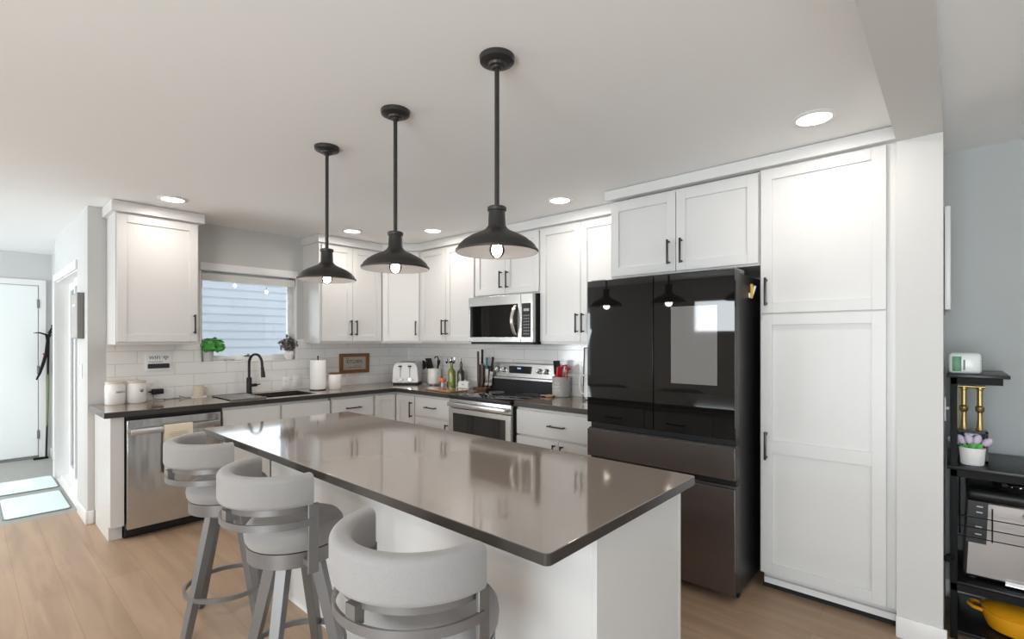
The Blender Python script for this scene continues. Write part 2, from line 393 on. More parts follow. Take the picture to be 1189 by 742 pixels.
# outside the sink window
nh = thing('neighbouring_house', 'blue-grey lap-sided house wall seen through the sink window', 'house', (-2.6, 0.5, -0.3), PI/2)
b = MB(); k = 0.115
for i in range(35):
    z = i*k; t = bmesh.new(); vs = [t.verts.new(p) for p in ((-3.2, 0, z), (5, 0, z), (5, -0.004, z), (-3.2, -0.004, z), (-3.2, 0, z+k), (5, 0, z+k))]
    t.faces.new((vs[3], vs[2], vs[5], vs[4])); t.faces.new((vs[0], vs[1], vs[2], vs[3])); b._add(t)
b.box(-3.2, 5, 0.001, 0.1, 0, 4.0); b.build('siding', 'siding', nh)
struct(MB().box(-9, -0.15, -2.84, 8, -0.35, -0.30).build('ground_outside', 'concrete'))
sl = thing('string_lights', 'thin wire of small white bulbs hanging across the top of the sink window', 'string lights', (-0.16, -1.802, 1.93), PI/2)
pts = [(-.40+.8*i/16, .03, .05-.02*math.sin(PI*(i/16*3 % 1))-0.02*i/16) for i in range(17)]
MB().tube(pts, .0025, 6).build('wire', 'white_plastic', sl)
for (px, pz) in ((-.375, -.01), (-.08, -.005), (.21, -.045)):
    MB().cyl((px, .03, pz+.055), (px, .03, pz+.02), .006, 8).build('socket', 'white_plastic', sl)
    MB().sphere((px, .03, pz+.004), .014, 14, (1, 1, 1.2)).build('bulb', 'string_bulb', sl)
# ---- hall end door
d1 = struct(thing('door_1', '', 'door', (XE, -3.475, 0), PI/2)); del d1['label'], d1['category']
MB().box(-0.455, 0.455, 0.004, 0.045, 0.03, 2.05).xf(Matrix.Translation((0, -0.03, 0))).build('door_slab', 'door_paint', d1, bevel=0.003)
b = MB().box(.462, .525, -.03, 0, 0, 2.06).box(-.525, -.462, -.03, 0, 0, 2.06).box(-.525, .525, -.03, 0, 2.056, 2.125)
b.build('door_casing', 'trim_white', d1, bevel=0.003)
MB().box(-.46, .46, -.05, .0, 0.0, 0.028).build('threshold', 'grey_box', d1)
for z in (1.84, 1.05, 0.28):
    MB().cyl((.458, -.034, z-.05), (.458, -.034, z+.05), .009, 10).box(.446, .470, -.034, -.028, z-.05, z+.05).build('hinge', 'grey_box', d1)
b = MB().cyl((-.40, -.03, .95), (-.40, -.07, .95), .012).sphere((-.40, -.085, .95), .028); b.build('door_knob', 'chrome', d1)
# ---- glazed hall door
d2 = struct(thing('door_2', '', 'door', (-1.19, YH, 0), 0)); del d2['label'], d2['category']
b = MB()
for x0, x1, z0, z1 in ((-.775, -.70, 0, 2.0), (-.775, .705, 2.0, 2.075)): b.box(x0, x1, -.016, 0, z0, z1, .003)
b.box(-.71, -.695, 0, .147, 0, 2.005).box(.69, .705, 0, .147, 0, 2.005).box(-.70, .70, 0, .147, 1.99, 2.005)
b.build('door_casing', 'trim_white', d2)
for k_, (x0, x1, y0) in enumerate(((-.695, .03, .10), (-.03, .69, .06))):
    b = MB().box(x0, x0+.07, y0, y0+.035, .02, 1.99).box(x1-.07, x1, y0, y0+.035, .02, 1.99).box(x0+.07, x1-.07, y0, y0+.035, .02, .12).box(x0+.07, x1-.07, y0, y0+.035, 1.91, 1.99)
    f = b.build('sash', 'trim_white', d2, bevel=.002)
    MB().box(x0+.065, x1-.065, y0+.014, y0+.020, .115, 1.915).build('glass', 'pane', f)
MB().box(-.70, .70, .04, .147, 0, .022).build('door_track', 'trim_white', d2)
# ---- unseen openings behind the camera, the two large ones added to admit light
def rear_window(n, x0, x1, z0, z1, bars):
    w = struct(thing('window_%d' % n, '', 'window', ((x0+x1)/2, YR, 0), PI)); del w['label'], w['category']
    h = (x1-x0)/2; b = MB()
    for a, c, e, f in ((-h, -h+.05, z0, z1), (h-.05, h, z0, z1), (-h, h, z0, z0+.05), (-h, h, z1-.05, z1)): b.box(a, c, .02, .10, e, f)
    for q in bars: b.box(q-.025, q+.025, .03, .09, z0, z1)
    b.build('window_frame', 'trim_white', w); MB().box(-h+.04, h-.04, .06, .066, z0+.04, z1-.04).build('glass', 'pane', w)
rear_window(2, -2.2, -0.4, 0.65, 2.08, (0,)); rear_window(3, 1.66, 2.50, 1.52, 2.08, ()); rear_window(4, 3.9, 6.3, 0.15, 2.15, (0,))

# ---- tiled backsplash
b = MB().slab([-2.873, WY0, WY1, -0.0], [0.914, WZ0, 1.376], lambda i, j: i == 1 and j == 1, 0, 1, lambda u, v, w: (0.0 if w == 0 else 0.008, u, v))
b.box(0, .008, WY1, -1.305, 1.376, 1.416)
struct(b.build('wall_tile_left', 'tile_left'))
b = MB().box(0.008, 3.16, -0.008, 0, 0.914, 1.40)
struct(b.build('wall_tile_back', 'tile_back'))

# ------------------------------------------------------------------ cabinets
def pull(parent, x, z, yf, length=0.155, vert=True, name='handle'):
    """bar pull on a front at y = yf facing -y; (x, z) its centre"""
    h = length/2; b = MB(); r = .0055; st = .028
    if vert:
        b.box(x-r, x+r, yf-st-r*2, yf-st, z-h, z+h, .002)
        for s in (-1, 1): b.box(x-r, x+r, yf-st, yf, z+s*(h-.012)-r, z+s*(h-.012)+r, .0015)
    else:
        b.box(x-h, x+h, yf-st-r*2, yf-st, z-r, z+r, .002)
        for s in (-1, 1): b.box(x+s*(h-.012)-r, x+s*(h-.012)+r, yf-st, yf, z-r, z+r, .0015)
    return b.build(name, 'pull_black', parent)
def door(parent, x0, x1, z0, z1, yf, hx=None, hz=None, mids=(), name='door'):
    o = MB().shaker(x0, x1, z0, z1, yf, mids=mids).build(name, 'cabinet_white', parent, bevel=.0012)
    if hx is not None: pull(o, hx, hz, yf)
    return o
def drawer(parent, x0, x1, z0, z1, yf, hx=None, name='drawer'):
    o = MB().box(x0, x1, yf, yf+.02, z0, z1).build(name, 'cabinet_white', parent, bevel=.002)
    if hx is not None: pull(o, hx, (z0+z1)/2+.0, yf, vert=False)
    return o
UD = 0.33; UZ0, UZ1 = 1.375, 2.365
def upper(label, loc, rz, x0, x1, doors, z0=UZ0, z1=UZ1, depth=UD, cat='cabinet', dz0=0.022, dz1=0.018, group='white upper cabinets'):
    """doors: (x0, x1, handle x, handle z), local x from loc"""
    t = thing('upper_cabinet', label, cat, loc, rz, group)
    MB().box(x0, x1, -depth, -0.001, z0, z1).build('carcass', 'cabinet_white', t, bevel=.001)
    for a, c, hx, hz in doors: door(t, a, c, z0+dz0, z1-dz1, -depth-.021, hx, hz)
    return t
L90 = PI/2
upper('white single-door upper cabinet left of the sink window', (0, 0, 0), L90, -2.873, -2.333, [(-2.866, -2.345, -2.372, 1.538)])
upper('white two-door upper cabinet between the sink window and the corner cabinet', (0, 0, 0), L90, -1.305, -0.602, [(-1.284, -0.956, -0.983, 1.533), (-0.952, -0.614, -0.923, 1.533)])
upper('white two-door upper cabinet between the corner cabinet and the microwave', (0, 0, 0), 0, 0.672, 1.515, [(0.69, 1.094, 1.066, 1.538), (1.098, 1.505, 1.127, 1.538)])
upper('short white two-door upper cabinet above the microwave', (0, 0, 0), 0, 1.519, 2.310, [(1.528, 1.912, 1.873, 1.957), (1.916, 2.304, 1.952, 1.953)], z0=1.812, dz0=0.014)
upper('white two-door upper cabinet between the microwave and the refrigerator', (0, 0, 0), 0, 2.314, 3.160, [(2.322, 2.728, 2.702, 1.545), (2.732, 3.140, 2.759, 1.545)])
upper('deep white two-door cabinet over the black refrigerator', (0, 0, 0), 0, 3.164, 4.120, [(3.170, 3.632, 3.592, 1.968), (3.637, 4.115, 3.674, 1.968)], z0=1.835, depth=0.609, dz0=0.012, group='tall and deep cabinets by the refrigerator')
# diagonal corner upper
t = thing('upper_cabinet', 'white diagonal single-door upper cabinet in the kitchen corner', 'cabinet', (0, 0, 0), 0, 'white upper cabinets')
MB().prism([(.002, -.002), (.002, -.60), (.33, -.60), (.670, -.33), (.670, -.002)], UZ0, UZ1).build('carcass', 'cabinet_white', t)
p0, p1 = Vector((.33, -.60, 0)), Vector((.670, -.33, 0)); ln = (p1-p0).length
dg = bpy.data.objects.new('door', MB().shaker(.020, ln-.020, UZ0+.022, UZ1-.018, -.021).build('door', 'cabinet_white', t, bevel=.0012).data)
old = [c for c in t.children if c.name.startswith('door')][0]; bpy.data.objects.remove(dg)
old.location = p0; old.rotation_euler = (0, 0, math.atan2(p1.y-p0.y, p1.x-p0.x))
pull(old, ln-.050, 1.535, -.021)
# crown boards
def crown(n, pts, z0=2.36, th=.03, side=1):
    b = MB(); b.sweep([(x, y, 0) for x, y in pts], [(0, z0), (th, z0+.004), (th, CEIL-.002), (0, CEIL-.002)]); return struct(b.build('trim_crown_%d' % n, 'cabinet_white'))
def crown_poly(n, pts, z0=2.36):
    """pts outline in plan, counter-clockwise"""
    return struct(MB().prism(pts, z0, CEIL-.004).build('trim_crown_%d' % n, 'cabinet_white', bevel=.002))
crown_poly(1, [(0, -2.903), (.38, -2.903), (.38, -2.303), (0, -2.303)])
crown_poly(2, [(0, -1.335), (.38, -1.335), (.38, -.625), (.690, -.38), (3.16, -.38), (3.16, 0), (0, 0)])
crown_poly(3, [(3.135, -.66), (4.7345, -.66), (4.7345, 0), (3.135, 0)], 2.372)
# pantry
t = thing('pantry_cabinet', 'tall white pantry cabinet right of the black refrigerator, long lower door', 'cabinet', (0, 0, 0), 0, 'tall and deep cabinets by the refrigerator')
b = MB().box(4.122, 4.7345, -.609, -.001, 0.105, 2.372).box(4.122, 4.7345, -.535, -.05, 0.0, 0.105)
b.build('carcass', 'cabinet_white', t, bevel=.001)
MB().box(4.130, 4.7345, -.560, -.535, 0.028, 0.060).build('toe_kick', 'trim_white', t)
MB().box(4.122, 4.7345, -.550, -.535, 0.0, .028).build('gap_shade_strip', 'gap_shade', t)  # dark strip painting the shade under the toe board
door(t, 4.130, 4.694, 1.562, 2.362, -.63, 4.160, 1.68)
door(t, 4.130, 4.694, 0.112, 1.554, -.63, 4.160, 0.825, mids=(.82,))
# base cabinets
BD = .60; YF = -.621
def base_cab(label, x0, x1, rz, name='base_cabinet'):
    t = thing(name, label, 'cabinet', (0, 0, 0), rz, 'white base cabinets')
    MB().box(x0, x1, -BD, -.001, .105, .873).box(x0, x1, -BD+.07, -.03, 0, .105).build('carcass', 'cabinet_white', t, bevel=.001)
    return t
t = base_cab('white base end panel and stile left of the dishwasher', -2.945, -2.868, L90, 'base_end_panel')
t = thing('base_cabinet', 'white sink base cabinet with two plain fronts under the sink', 'cabinet', (0, 0, 0), L90, 'white base cabinets')
MB().box(-2.262, -1.333, -BD, -.001, .105, .66).box(-2.262, -1.333, -BD, -BD+.02, .66, .873).box(-2.262, -2.243, -BD, -.001, .66, .873).box(-1.352, -1.333, -BD, -.001, .66, .873).box(-2.262, -1.333, -BD+.07, -.03, 0, .105).build('carcass', 'cabinet_white', t, bevel=.001)
for a, c in ((-2.245, -1.801), (-1.781, -1.345)):
    drawer(t, a, c, .69, .850, YF, name='false_front'); door(t, a, c, .125, .672, YF, (a+.03 if c > -1.5 else c-.03), .57)
t = base_cab('white drawer cabinet between the sink base and the corner base cabinet', -1.329, -.873, L90)
drawer(t, -1.320, -.885, .668, .850, YF, -1.112); door(t, -1.320, -.885, .125, .65, YF, -.915, .55)
t = thing('base_cabinet', 'white corner base cabinet with two folded narrow doors under the toaster', 'cabinet', (0, 0, 0), 0, 'white base cabinets')
MB().prism([(.002, -.002), (.002, -.869), (BD, -.869), (BD, -BD), (.940, -BD), (.940, -.002)], .105, .873).build('carcass', 'cabinet_white', t)
MB().prism([(0.03, -.03), (.03, -.869), (BD-.07, -.869), (BD-.07, -BD+.07), (.940, -BD+.07), (.940, -.03)], 0, .105).build('toe_kick', 'cabinet_white', t)
o = MB().shaker(-.860, -.625, .125, .850, -.621, w=.05).build('door', 'cabinet_white', t, bevel=.0012); o.rotation_euler = (0, 0, L90)
door(t, .630, .932, .125, .850, YF, .898, .715)
t = base_cab('white base cabinet with drawer between the corner and the range', .944, 1.478, 0)
drawer(t, .950, 1.468, .668, .850, YF, 1.205); door(t, .950, 1.468, .125, .65, YF, 1.440, .55)
t = base_cab('white base cabinet with one wide drawer between the range and the refrigerator', 2.283, 3.150, 0)
drawer(t, 2.292, 3.142, .655, .850, YF, 2.703)
door(t, 2.292, 2.712, .125, .638, YF, 2.680, .54); door(t, 2.716, 3.142, .125, .638, YF, 2.752, .54)
# worktops
CT0, CT1 = .874, .914
def worktop(label, us, vs, hole, name='worktop'):
    b = MB().slab(us, vs, hole, CT0, CT1, lambda u, v, w: (u, v, w))
    bmesh.ops.dissolve_limit(b.b, angle_limit=.01, verts=b.b.verts[:], edges=b.b.edges[:])
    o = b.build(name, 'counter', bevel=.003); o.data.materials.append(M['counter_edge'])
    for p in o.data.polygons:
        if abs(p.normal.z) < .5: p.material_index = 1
    return tag(o, label, 'worktop')
SX0, SX1, SY0, SY1 = .13, .545, -2.175, -1.43
worktop('dark brown L-shaped worktop along the sink wall round to the range', [.008, SX0, SX1, .642, 1.497], [-2.985, SY0, SY1, -.642, -.008],
        lambda i, j: (i == 1 and j == 1) or (i == 3 and j < 3))
worktop('short dark brown worktop between the range and the refrigerator', [2.278, 3.156], [-.642, -.008], lambda i, j: False)
# sink
sk = thing('kitchen_sink', 'dark stainless undermount sink set in the worktop under the window', 'sink', (0, 0, .874))
b = MB()
t_ = .004
b.box(SX0-.01, SX1+.01, SY0-.01, SY0, -.20, 0).box(SX0-.01, SX1+.01, SY1, SY1+.01, -.20, 0).box(SX0-.01, SX0, SY0, SY1, -.20, 0).box(SX1, SX1+.01, SY0, SY1, -.20, 0).box(SX0-.01, SX1+.01, SY0-.01, SY1+.01, -.206, -.20)
b.build('basin', 'dark_steel', sk)
MB().lathe([(.045, 0), (.045, .006), (.02, .006), (.018, .002), (0, .002)], 20, (.33, -1.75, -.20)).build('drain', 'chrome', sk)
# roll-up drying rack over the left of the sink
dr = thing('drying_rack', 'black wire roll-up drying rack lying over the left end of the sink', 'drying rack', (.3375, -2.03, .9145))
b = MB()
for i in range(13): y = -.13+.26*i/12; b.cyl((-.225, y, .006), (.225, y, .006), .0035, 8)
b.build('rods', 'chrome', dr)
for s in (-1, 1): MB().box(s*.218-.012, s*.218+.012, -.14, .14, 0, .013, .004).build('end_strip', 'grey_box', dr)
# faucet
fa = thing('kitchen_faucet', 'matt black gooseneck faucet with pull-down head behind the sink', 'faucet', (.085, -1.855, .914), .30)
MB().lathe([(.027, 0), (.027, .006), (.0225, .010), (.0225, .145), (.019, .150)], 24).build('base', 'black_metal', fa)
pts = [(0, 0, .14), (0, 0, .28)]+[(.085-.085*math.cos(a), 0, .28+.085*math.sin(a)) for a in [PI*i/14*0.97 for i in range(1, 15)]]
pts.append((.175, 0, .235)); MB().tube(pts, .0115, 16).build('spout', 'black_metal', fa)
MB().cyl((.1745, 0, .245), (.181, 0, .205), .0145, 16).cyl((.180, 0, .21), (.1875, 0, .155), .0165, 16, .019).build('spray_head', 'black_metal', fa)
MB().cyl((0, .018, .075), (0, .075, .075), .014, 16).cyl((0, .07, .075), (0.0, .115, .079), .006, 10, .005).build('lever', 'black_metal', fa)

# ------------------------------------------------------------------ appliances
dw = thing('dishwasher', 'stainless steel dishwasher with bar handle at the left end of the sink wall', 'dishwasher', (0, -2.562, 0), L90)
MB().box(-.299, .299, -.58, -.02, .02, .868).build('tub', 'black_plastic', dw)
MB().box(-.296, .296, -.632, -.58, .078, .845).build('door_panel', 'steel_door', dw, bevel=.004)
MB().box(-.300, .300, -.61, -.575, .850, .870).build('control_strip', 'black_plastic', dw)
hd = MB().box(-.280, .280, -.678, -.664, .742, .786, .004); hd.box(-.276, -.250, -.666, -.632, .748, .780).box(.250, .276, -.666, -.632, .748, .780)
hd.build('handle', 'steel', dw)
MB().box(-.298, .298, -.545, -.50, .0, .076).build('toe_kick', 'black_plastic', dw)
MB().box(.105, .155, -.6335, -.632, .292, .298).build('logo_plate', 'grey_box', dw)
# towel over the dishwasher handle
tw = thing('dish_towel', 'cream dish towel with tan lines hanging over the dishwasher handle', 'towel', (0, -2.562, 0), L90)
prof = [(-.688, .43), (-.687, .60), (-.686, .72), (-.685, .776), (-.680, .790), (-.671, .7935), (-.661, .790), (-.657, .776), (-.656, .70), (-.655, .56)]
b = MB(); n = 12
for th in (0.0, ):
    g = []
    for i in range(n+1):
        x = -.090+.180*i/n; row = []
        for j, (y, z) in enumerate(prof):
            wv = .003*math.sin(i*1.1)*(1 if z < .7 else 0)
            row.append(b.b.verts.new((x, y-(abs(wv) if j < 5 else 0), z)))
        g.append(row)
    for i in range(n):
        for j in range(len(prof)-1): b.b.faces.new((g[i][j], g[i+1][j], g[i+1][j+1], g[i][j+1]))
o = b.build('cloth', 'cream', tw); sm = o.modifiers.new('thick', 'SOLIDIFY'); sm.thickness = .0025; sm.offset = 1
b = MB()
for z, l in ((.735, .11), (.722, .12), (.708, .09)): b.box(-l/2, l/2, -.6925, -.6905, z, z+.003)
b.build('printed_lines', 'tan_print', tw)
MB().box(-.085, -.03, -.6935, -.690, .432, .447).build('hem_band', 'yellow', tw)
# range
rg = thing('kitchen_range', 'stainless electric range with black glass cooktop and back control panel', 'range', (1.887, 0, 0), 0)
MB().box(-.381, .381, -.63, -.012, .03, .890).build('body', 'fridge_side', rg)
MB().box(-.381, .381, -.655, -.075, .890, .916, .004).build('cooktop', 'cooktop_glass', rg)
MB().box(-.381, .381, -.672, -.650, .880, .913, .005).build('cooktop_trim', 'black_plastic', rg)
b = MB().box(-.381, .381, -.660, -.632, .800, .879, .003); b.build('front_band', 'steel', rg)
od = MB().slab([-.379, -.322, .322, .379], [.225, .33, .752, .795], lambda i, j: i == 1 and j == 1, 0, 1, lambda u, v, w: (u, -.665 if w == 1 else -.632, v)).build('oven_door', 'steel', rg, bevel=.002)
MB().box(-.322, .322, -.660, -.634, .33, .752).build('oven_window', 'oven_glass', od)
hb = MB().box(-.355, .355, -.722, -.706, .815, .852, .006); hb.box(-.352, -.325, -.708, -.662, .822, .846).box(.325, .352, -.708, -.662, .822, .846)
hb.xf(Matrix.Translation((0, .012, -.0))).build('door_handle', 'steel', od)
MB().box(-.379, .379, -.660, -.632, .06, .218).build('storage_drawer', 'steel', rg, bevel=.003)
b = MB(); b.sweep([(-.381, 0, 0), (.381, 0, 0)], [(.085, .905), (.095, 1.035), (.068, 1.040), (.010, 1.040), (.010, .905)]); b.build('backguard_base', 'black_plastic', rg)
b = MB(); b.sweep([(-.381, 0, 0), (.381, 0, 0)], [(.100, 1.032), (.100, 1.050), (.085, 1.056), (.068, 1.180), (.055, 1.190), (.010, 1.190), (.010, 1.032)])
cpn = b.build('control_panel', 'steel', rg)
MB().box(-.160, .104, -.0885, -.066, 1.092, 1.160).build('display', 'display', cpn)
b = MB()
for i in range(4): b.box(-.052+i*.012, -.045+i*.012, -.0895, -.088, 1.132, 1.146)
b.build('clock_digits', 'display_lit', cpn)
for kx in (-.318, -.238, .208, .288):
    kb = MB().cyl((kx, -.078, 1.120), (kx, -.102, 1.117), .026, 24, .023).box(kx-.006, kx+.006, -.118, -.100, 1.096, 1.139, .003)
    kb.build('knob', 'chrome', cpn)
b = MB()
for (bx, by, br) in ((-.19, -.50, .105), (.19, -.50, .085), (-.19, -.23, .075), (.19, -.23, .10)):
    for r in (br, br-.004): pass
    b.tube(arc(bx, by, .9158, br, 0, 2*PI*31/32, 31), .0012, 4, closed=True)
b.build('burner_rings', 'grey_box', rg)
# microwave
mw = thing('microwave', 'stainless over-the-range microwave with curved bar handle', 'microwave', (1.905, 0, 1.387), 0)
MB().box(-.385, .400, -.385, -.012, .004, .420).build('body', 'black_plastic', mw)
md = MB().slab([-.390, -.372, .228, .262], [.004, .048, .335, .418], lambda i, j: i == 1 and j == 1, 0, 1, lambda u, v, w: (u, -.425 if w == 1 else -.386, v)).build('door', 'steel', mw, bevel=.003)
MB().box(-.372, .228, -.420, -.400, .048, .335).build('window', 'black_glass', md)
pts = [(.205, -.428-.052*math.sin(PI*i/12)**.8 if 0 < i < 12 else -.426, .062+.262*i/12) for i in range(13)]
MB().sweep(pts, [(-.014, -.005), (.014, -.005), (.014, .005), (-.014, .005)], up=(0, -1, 0)).build('handle', 'steel', md)
cp = MB().slab([.265, .272, .372, .396], [.004, .048, .335, .418], lambda i, j: i == 1 and j == 1, 0, 1, lambda u, v, w: (u, -.425 if w == 1 else -.386, v)).build('control_panel', 'steel', mw, bevel=.003)
MB().box(.272, .372, -.421, -.40, .048, .335).build('keypad', 'black_plastic', cp)
MB().box(.292, .352, -.4225, -.421, .270, .292).build('display', 'ceramic_gray', cp)
b = MB()
for i in range(3):
    for j in range(7): b.box(.290+i*.024, .306+i*.024, -.4222, -.421, .070+j*.026, .082+j*.026)
b.build('keys', 'grey_box', cp)
MB().box(-.37, .385, -.41, -.03, -.016, .004).build('vent_base', 'black_plastic', mw)
# refrigerator
fr = thing('refrigerator', 'black glass and dark steel four-door refrigerator beside the pantry', 'refrigerator', (3.62, 0, 0), 0)
MB().box(-.452, .452, -.82, -.03, .035, 1.775).build('body', 'fridge_side', fr, bevel=.004)
def fdoor(x0, x1, z0, z1, m, name):
    o = MB().box(x0, x1, -.895, -.83, z0, z1).build(name, 'fridge_side', fr, bevel=.006)
    return o
a = fdoor(-.459, -.003, .882, 1.79, 0, 'door'); MB().box(-.459, -.003, -.910, -.895, .882, 1.79).build('glass_panel', 'black_glass', a, bevel=.0015)
a = fdoor(.003, .459, .882, 1.79, 0, 'door'); MB().box(.003, .459, -.910, -.895, .882, 1.79).build('glass_panel', 'black_glass', a, bevel=.0015)
MB().box(.108, .368, -.9107, -.910, 1.165, 1.602).build('screen', 'screen_glass', a)
MB().box(-.455, .455, -.87, -.83, .845, .880).build('pull_channel', 'black_plastic', fr)
a = fdoor(-.459, .459, .665, .846, 0, 'drawer'); MB().box(-.459, .459, -.910, -.895, .665, .838).build('front_panel', 'dark_steel', a, bevel=.002)
MB().box(-.455, .455, -.87, -.83, .632, .664).build('pull_channel', 'black_plastic', fr)
for x0, x1 in ((-.459, -.003), (.003, .459)):
    a = fdoor(x0, x1, .055, .632, 0, 'freezer_door'); MB().box(x0, x1, -.910, -.895, .055, .618).build('front_panel', 'dark_steel', a, bevel=.002)
for s in (-1, 1):
    MB().box(s*.40-.05, s*.40+.05, -.88, -.72, 1.776, 1.800, .004).build('hinge_cover', 'grey_box', fr)
    MB().cyl((s*.38, -.78, 0), (s*.38, -.78, .04), .022, 14).build('foot', 'rubber', fr)
MB().box(-.45, .45, -.815, -.79, .012, .055).build('kick_grille', 'black_plastic', fr)
cl = thing('bag_clip', 'yellow and white clip stuck on the side of the refrigerator', 'clip', (4.0725, -.652, 1.685), L90)
MB().box(-.007, .007, -.010, 0, -.034, -.006, .002).build('magnet_base', 'white_plastic', cl)
MB().cyl((.004, -.014, -.034), (-.016, -.020, .040), .008, 12).build('front_arm', 'yellow', cl)
MB().cyl((.006, -.012, -.032), (.062, -.016, .034), .008, 12).build('rear_arm', 'white_plastic', cl)

# ------------------------------------------------------------------ island
isl = thing('kitchen_island', 'white island cabinet with plain panels under the long quartz top', 'island', (3.07, -2.15, 0), 0)
IX0, IX1, IY0, IY1 = -1.09, 1.12, -.285, .285
MB().box(IX0+.01, IX1-.012, IY0+.010, IY1-.022, .10, .874).build('carcass', 'cabinet_white', isl)
MB().box(IX0, IX1-.018, IY0, IY0+.012, 0, .874).build('seating_side_panel', 'cabinet_white', isl, bevel=.001)
MB().box(IX1-.018, IX1, IY0, IY1-.018, 0, .874).build('end_panel', 'cabinet_white', isl, bevel=.001)
MB().box(IX1-.018, IX1+.001, IY1-.016, IY1+.002, 0, .874).build('corner_stile', 'cabinet_white', isl, bevel=.001)
MB().box(IX0, IX0+.018, IY0, IY1, 0, .874).build('end_panel', 'cabinet_white', isl, bevel=.001)
MB().box(IX0+.018, IX1-.018, IY0+.012, IY1-.09, 0, .10).build('toe_kick', 'cabinet_white', isl)
MB().box(IX0, IX1-.018, IY0-.006, IY0, 0, .018).box(IX1, IX1+.006, IY0, IY1, 0, .018).build('shoe_moulding', 'trim_white', isl)
nseg = 4; wseg = (IX1-.03-(IX0+.02))/nseg
for i in range(nseg):
    x0 = IX0+.022+i*wseg; x1 = x0+wseg-.006
    # fronts on the range side face +y: build facing -y, turned round
    o = MB().box(-x1, -x0, -IY1, -IY1+.02, .668, .850).build('drawer', 'cabinet_white', isl, bevel=.002); o.rotation_euler = (0, 0, PI); pull(o, -(x0+x1)/2, .76, -IY1, vert=False)
    o = MB().shaker(-x1, -x0, .125, .650, -IY1).build('door', 'cabinet_white', isl, bevel=.0012); o.rotation_euler = (0, 0, PI); pull(o, -x1+.03, .55, -IY1)
# quartz top with rounded corners
def rr(x0, x1, y0, y1, r, n=6):
    out = []
    for cx, cy, a in ((x1-r, y1-r, 0), (x0+r, y1-r, PI/2), (x0+r, y0+r, PI), (x1-r, y0+r, 1.5*PI)):
        for i in range(n+1): out.append((cx+r*math.cos(a+PI/2*i/n), cy+r*math.sin(a+PI/2*i/n)))
    return out
b = MB().prism(rr(-1.2225, 1.2225, -.448, .442, .018), .0, .032)
o = b.build('island_worktop', 'quartz', bevel=.003); o.location = (3.014, -2.275, .8825); o.rotation_euler = (0, 0, .002)
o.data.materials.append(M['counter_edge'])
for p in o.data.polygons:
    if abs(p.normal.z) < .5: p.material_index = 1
tag(o, 'long glossy brown-grey quartz top of the kitchen island', 'worktop')

# ------------------------------------------------------------------ bar stools
SO = .042      # the seat and base stand a little forward of the back's centre
def stool(label, loc, rz, legrot=.68):
    t = thing('bar_stool', label, 'stool', (*loc, 0), rz, 'grey upholstered bar stools along the island')
    MB().lathe([(0, .622), (.155, .622), (.172, .628), (.181, .645), (.184, .668), (.180, .690), (.168, .706), (.145, .713), (0, .717)], 48, (0, SO, 0)).build('seat_cushion', 'fabric', t)
    MB().lathe([(0, .566), (.166, .566), (.173, .570), (.173, .624), (0, .624)], 48, (0, SO, 0)).build('seat_pan', 'stool_metal', t, label='painted grey metal ring under the cushion')
    MB().lathe([(0, .540), (.105, .540), (.105, .568), (0, .568)], 32, (0, SO, 0)).build('swivel_plate', 'stool_metal', t)
    n = 40; a0, a1 = PI+.06, 2*PI-.02
    pr = rrect(.054, .114, .019, 5)
    path = arc(0, 0, .870, .206, a0, a1, n)
    b = MB(); b.sweep(path, pr)
    b.build('backrest_pad', 'fabric', t, smooth=60)
    fl = [(-.004, -.0125), (.004, -.0125), (.004, .0125), (-.004, .0125)]
    MB().sweep(arc(0, 0, .800, .200, a0, a1, n), fl).build('upper_rail', 'stool_metal', t)
    MB().sweep(arc(0, 0, .752, .222, a0, a1, n), fl).build('lower_rail', 'stool_metal', t)
    MB().box(-.018, .018, -.222, -.196, .752, .800).build('spacer', 'stool_metal', t)
    for s in (-1, 1):
        MB().box(s*.216-.006, s*.216+.006, -.020, .020, .560, .815).box(min(s*.155, s*.212), max(s*.155, s*.212), -.012, .012, .580, .602).build('upright', 'stool_metal', t, bevel=.002)
    for k in range(4):
        a = k*PI/2+legrot-rz
        mb = MB(); q = [(-.015, -.021), (.015, -.021), (.015, .021), (-.015, .021)]
        ca, sa = math.cos(a), math.sin(a)
        mb.sweep([(.088, 0, .545), (.218, 0, 0)], [(y, x) for x, y in [(-.022, -.020), (.022, -.020), (.022, .020), (-.022, .020)]], up=(1, 0, 0), scale=[1.05, .85])
        bmesh.ops.transform(mb.b, matrix=Matrix.Translation((0, SO, 0)) @ Matrix.Rotation(a, 4, 'Z'), verts=mb.b.verts[:])
        for v in mb.b.verts:
            if v.co.z < .02: v.co.z = 0.006
        lg = mb.build('leg', 'stool_metal', t, bevel=.002)
        fb = MB().box(-.012, .012, -.012, .012, 0, .008, .002); fb.xf(Matrix.Translation((0, SO, 0)) @ Matrix.Rotation(a, 4, 'Z') @ Matrix.Translation((.218, 0, 0))); fb.build('glide', 'rubber', lg)
    b = MB(); b.sweep(arc(0, SO, .180, .190, 0, 2*PI*47/48, 47), [(-.006, -.011), (.006, -.011), (.006, .011), (-.006, .011)], closed=True)
    b.build('footrest_ring', 'stool_metal', t)
    return t
stool('grey bar stool farthest from the refrigerator, nearest the dishwasher', (2.185, -2.764), -.02, .32)
stool('grey bar stool in the middle of the island row', (2.976, -2.780), .04)
stool('grey bar stool nearest the refrigerator end of the island, cut by the frame', (3.876, -2.808), .09)

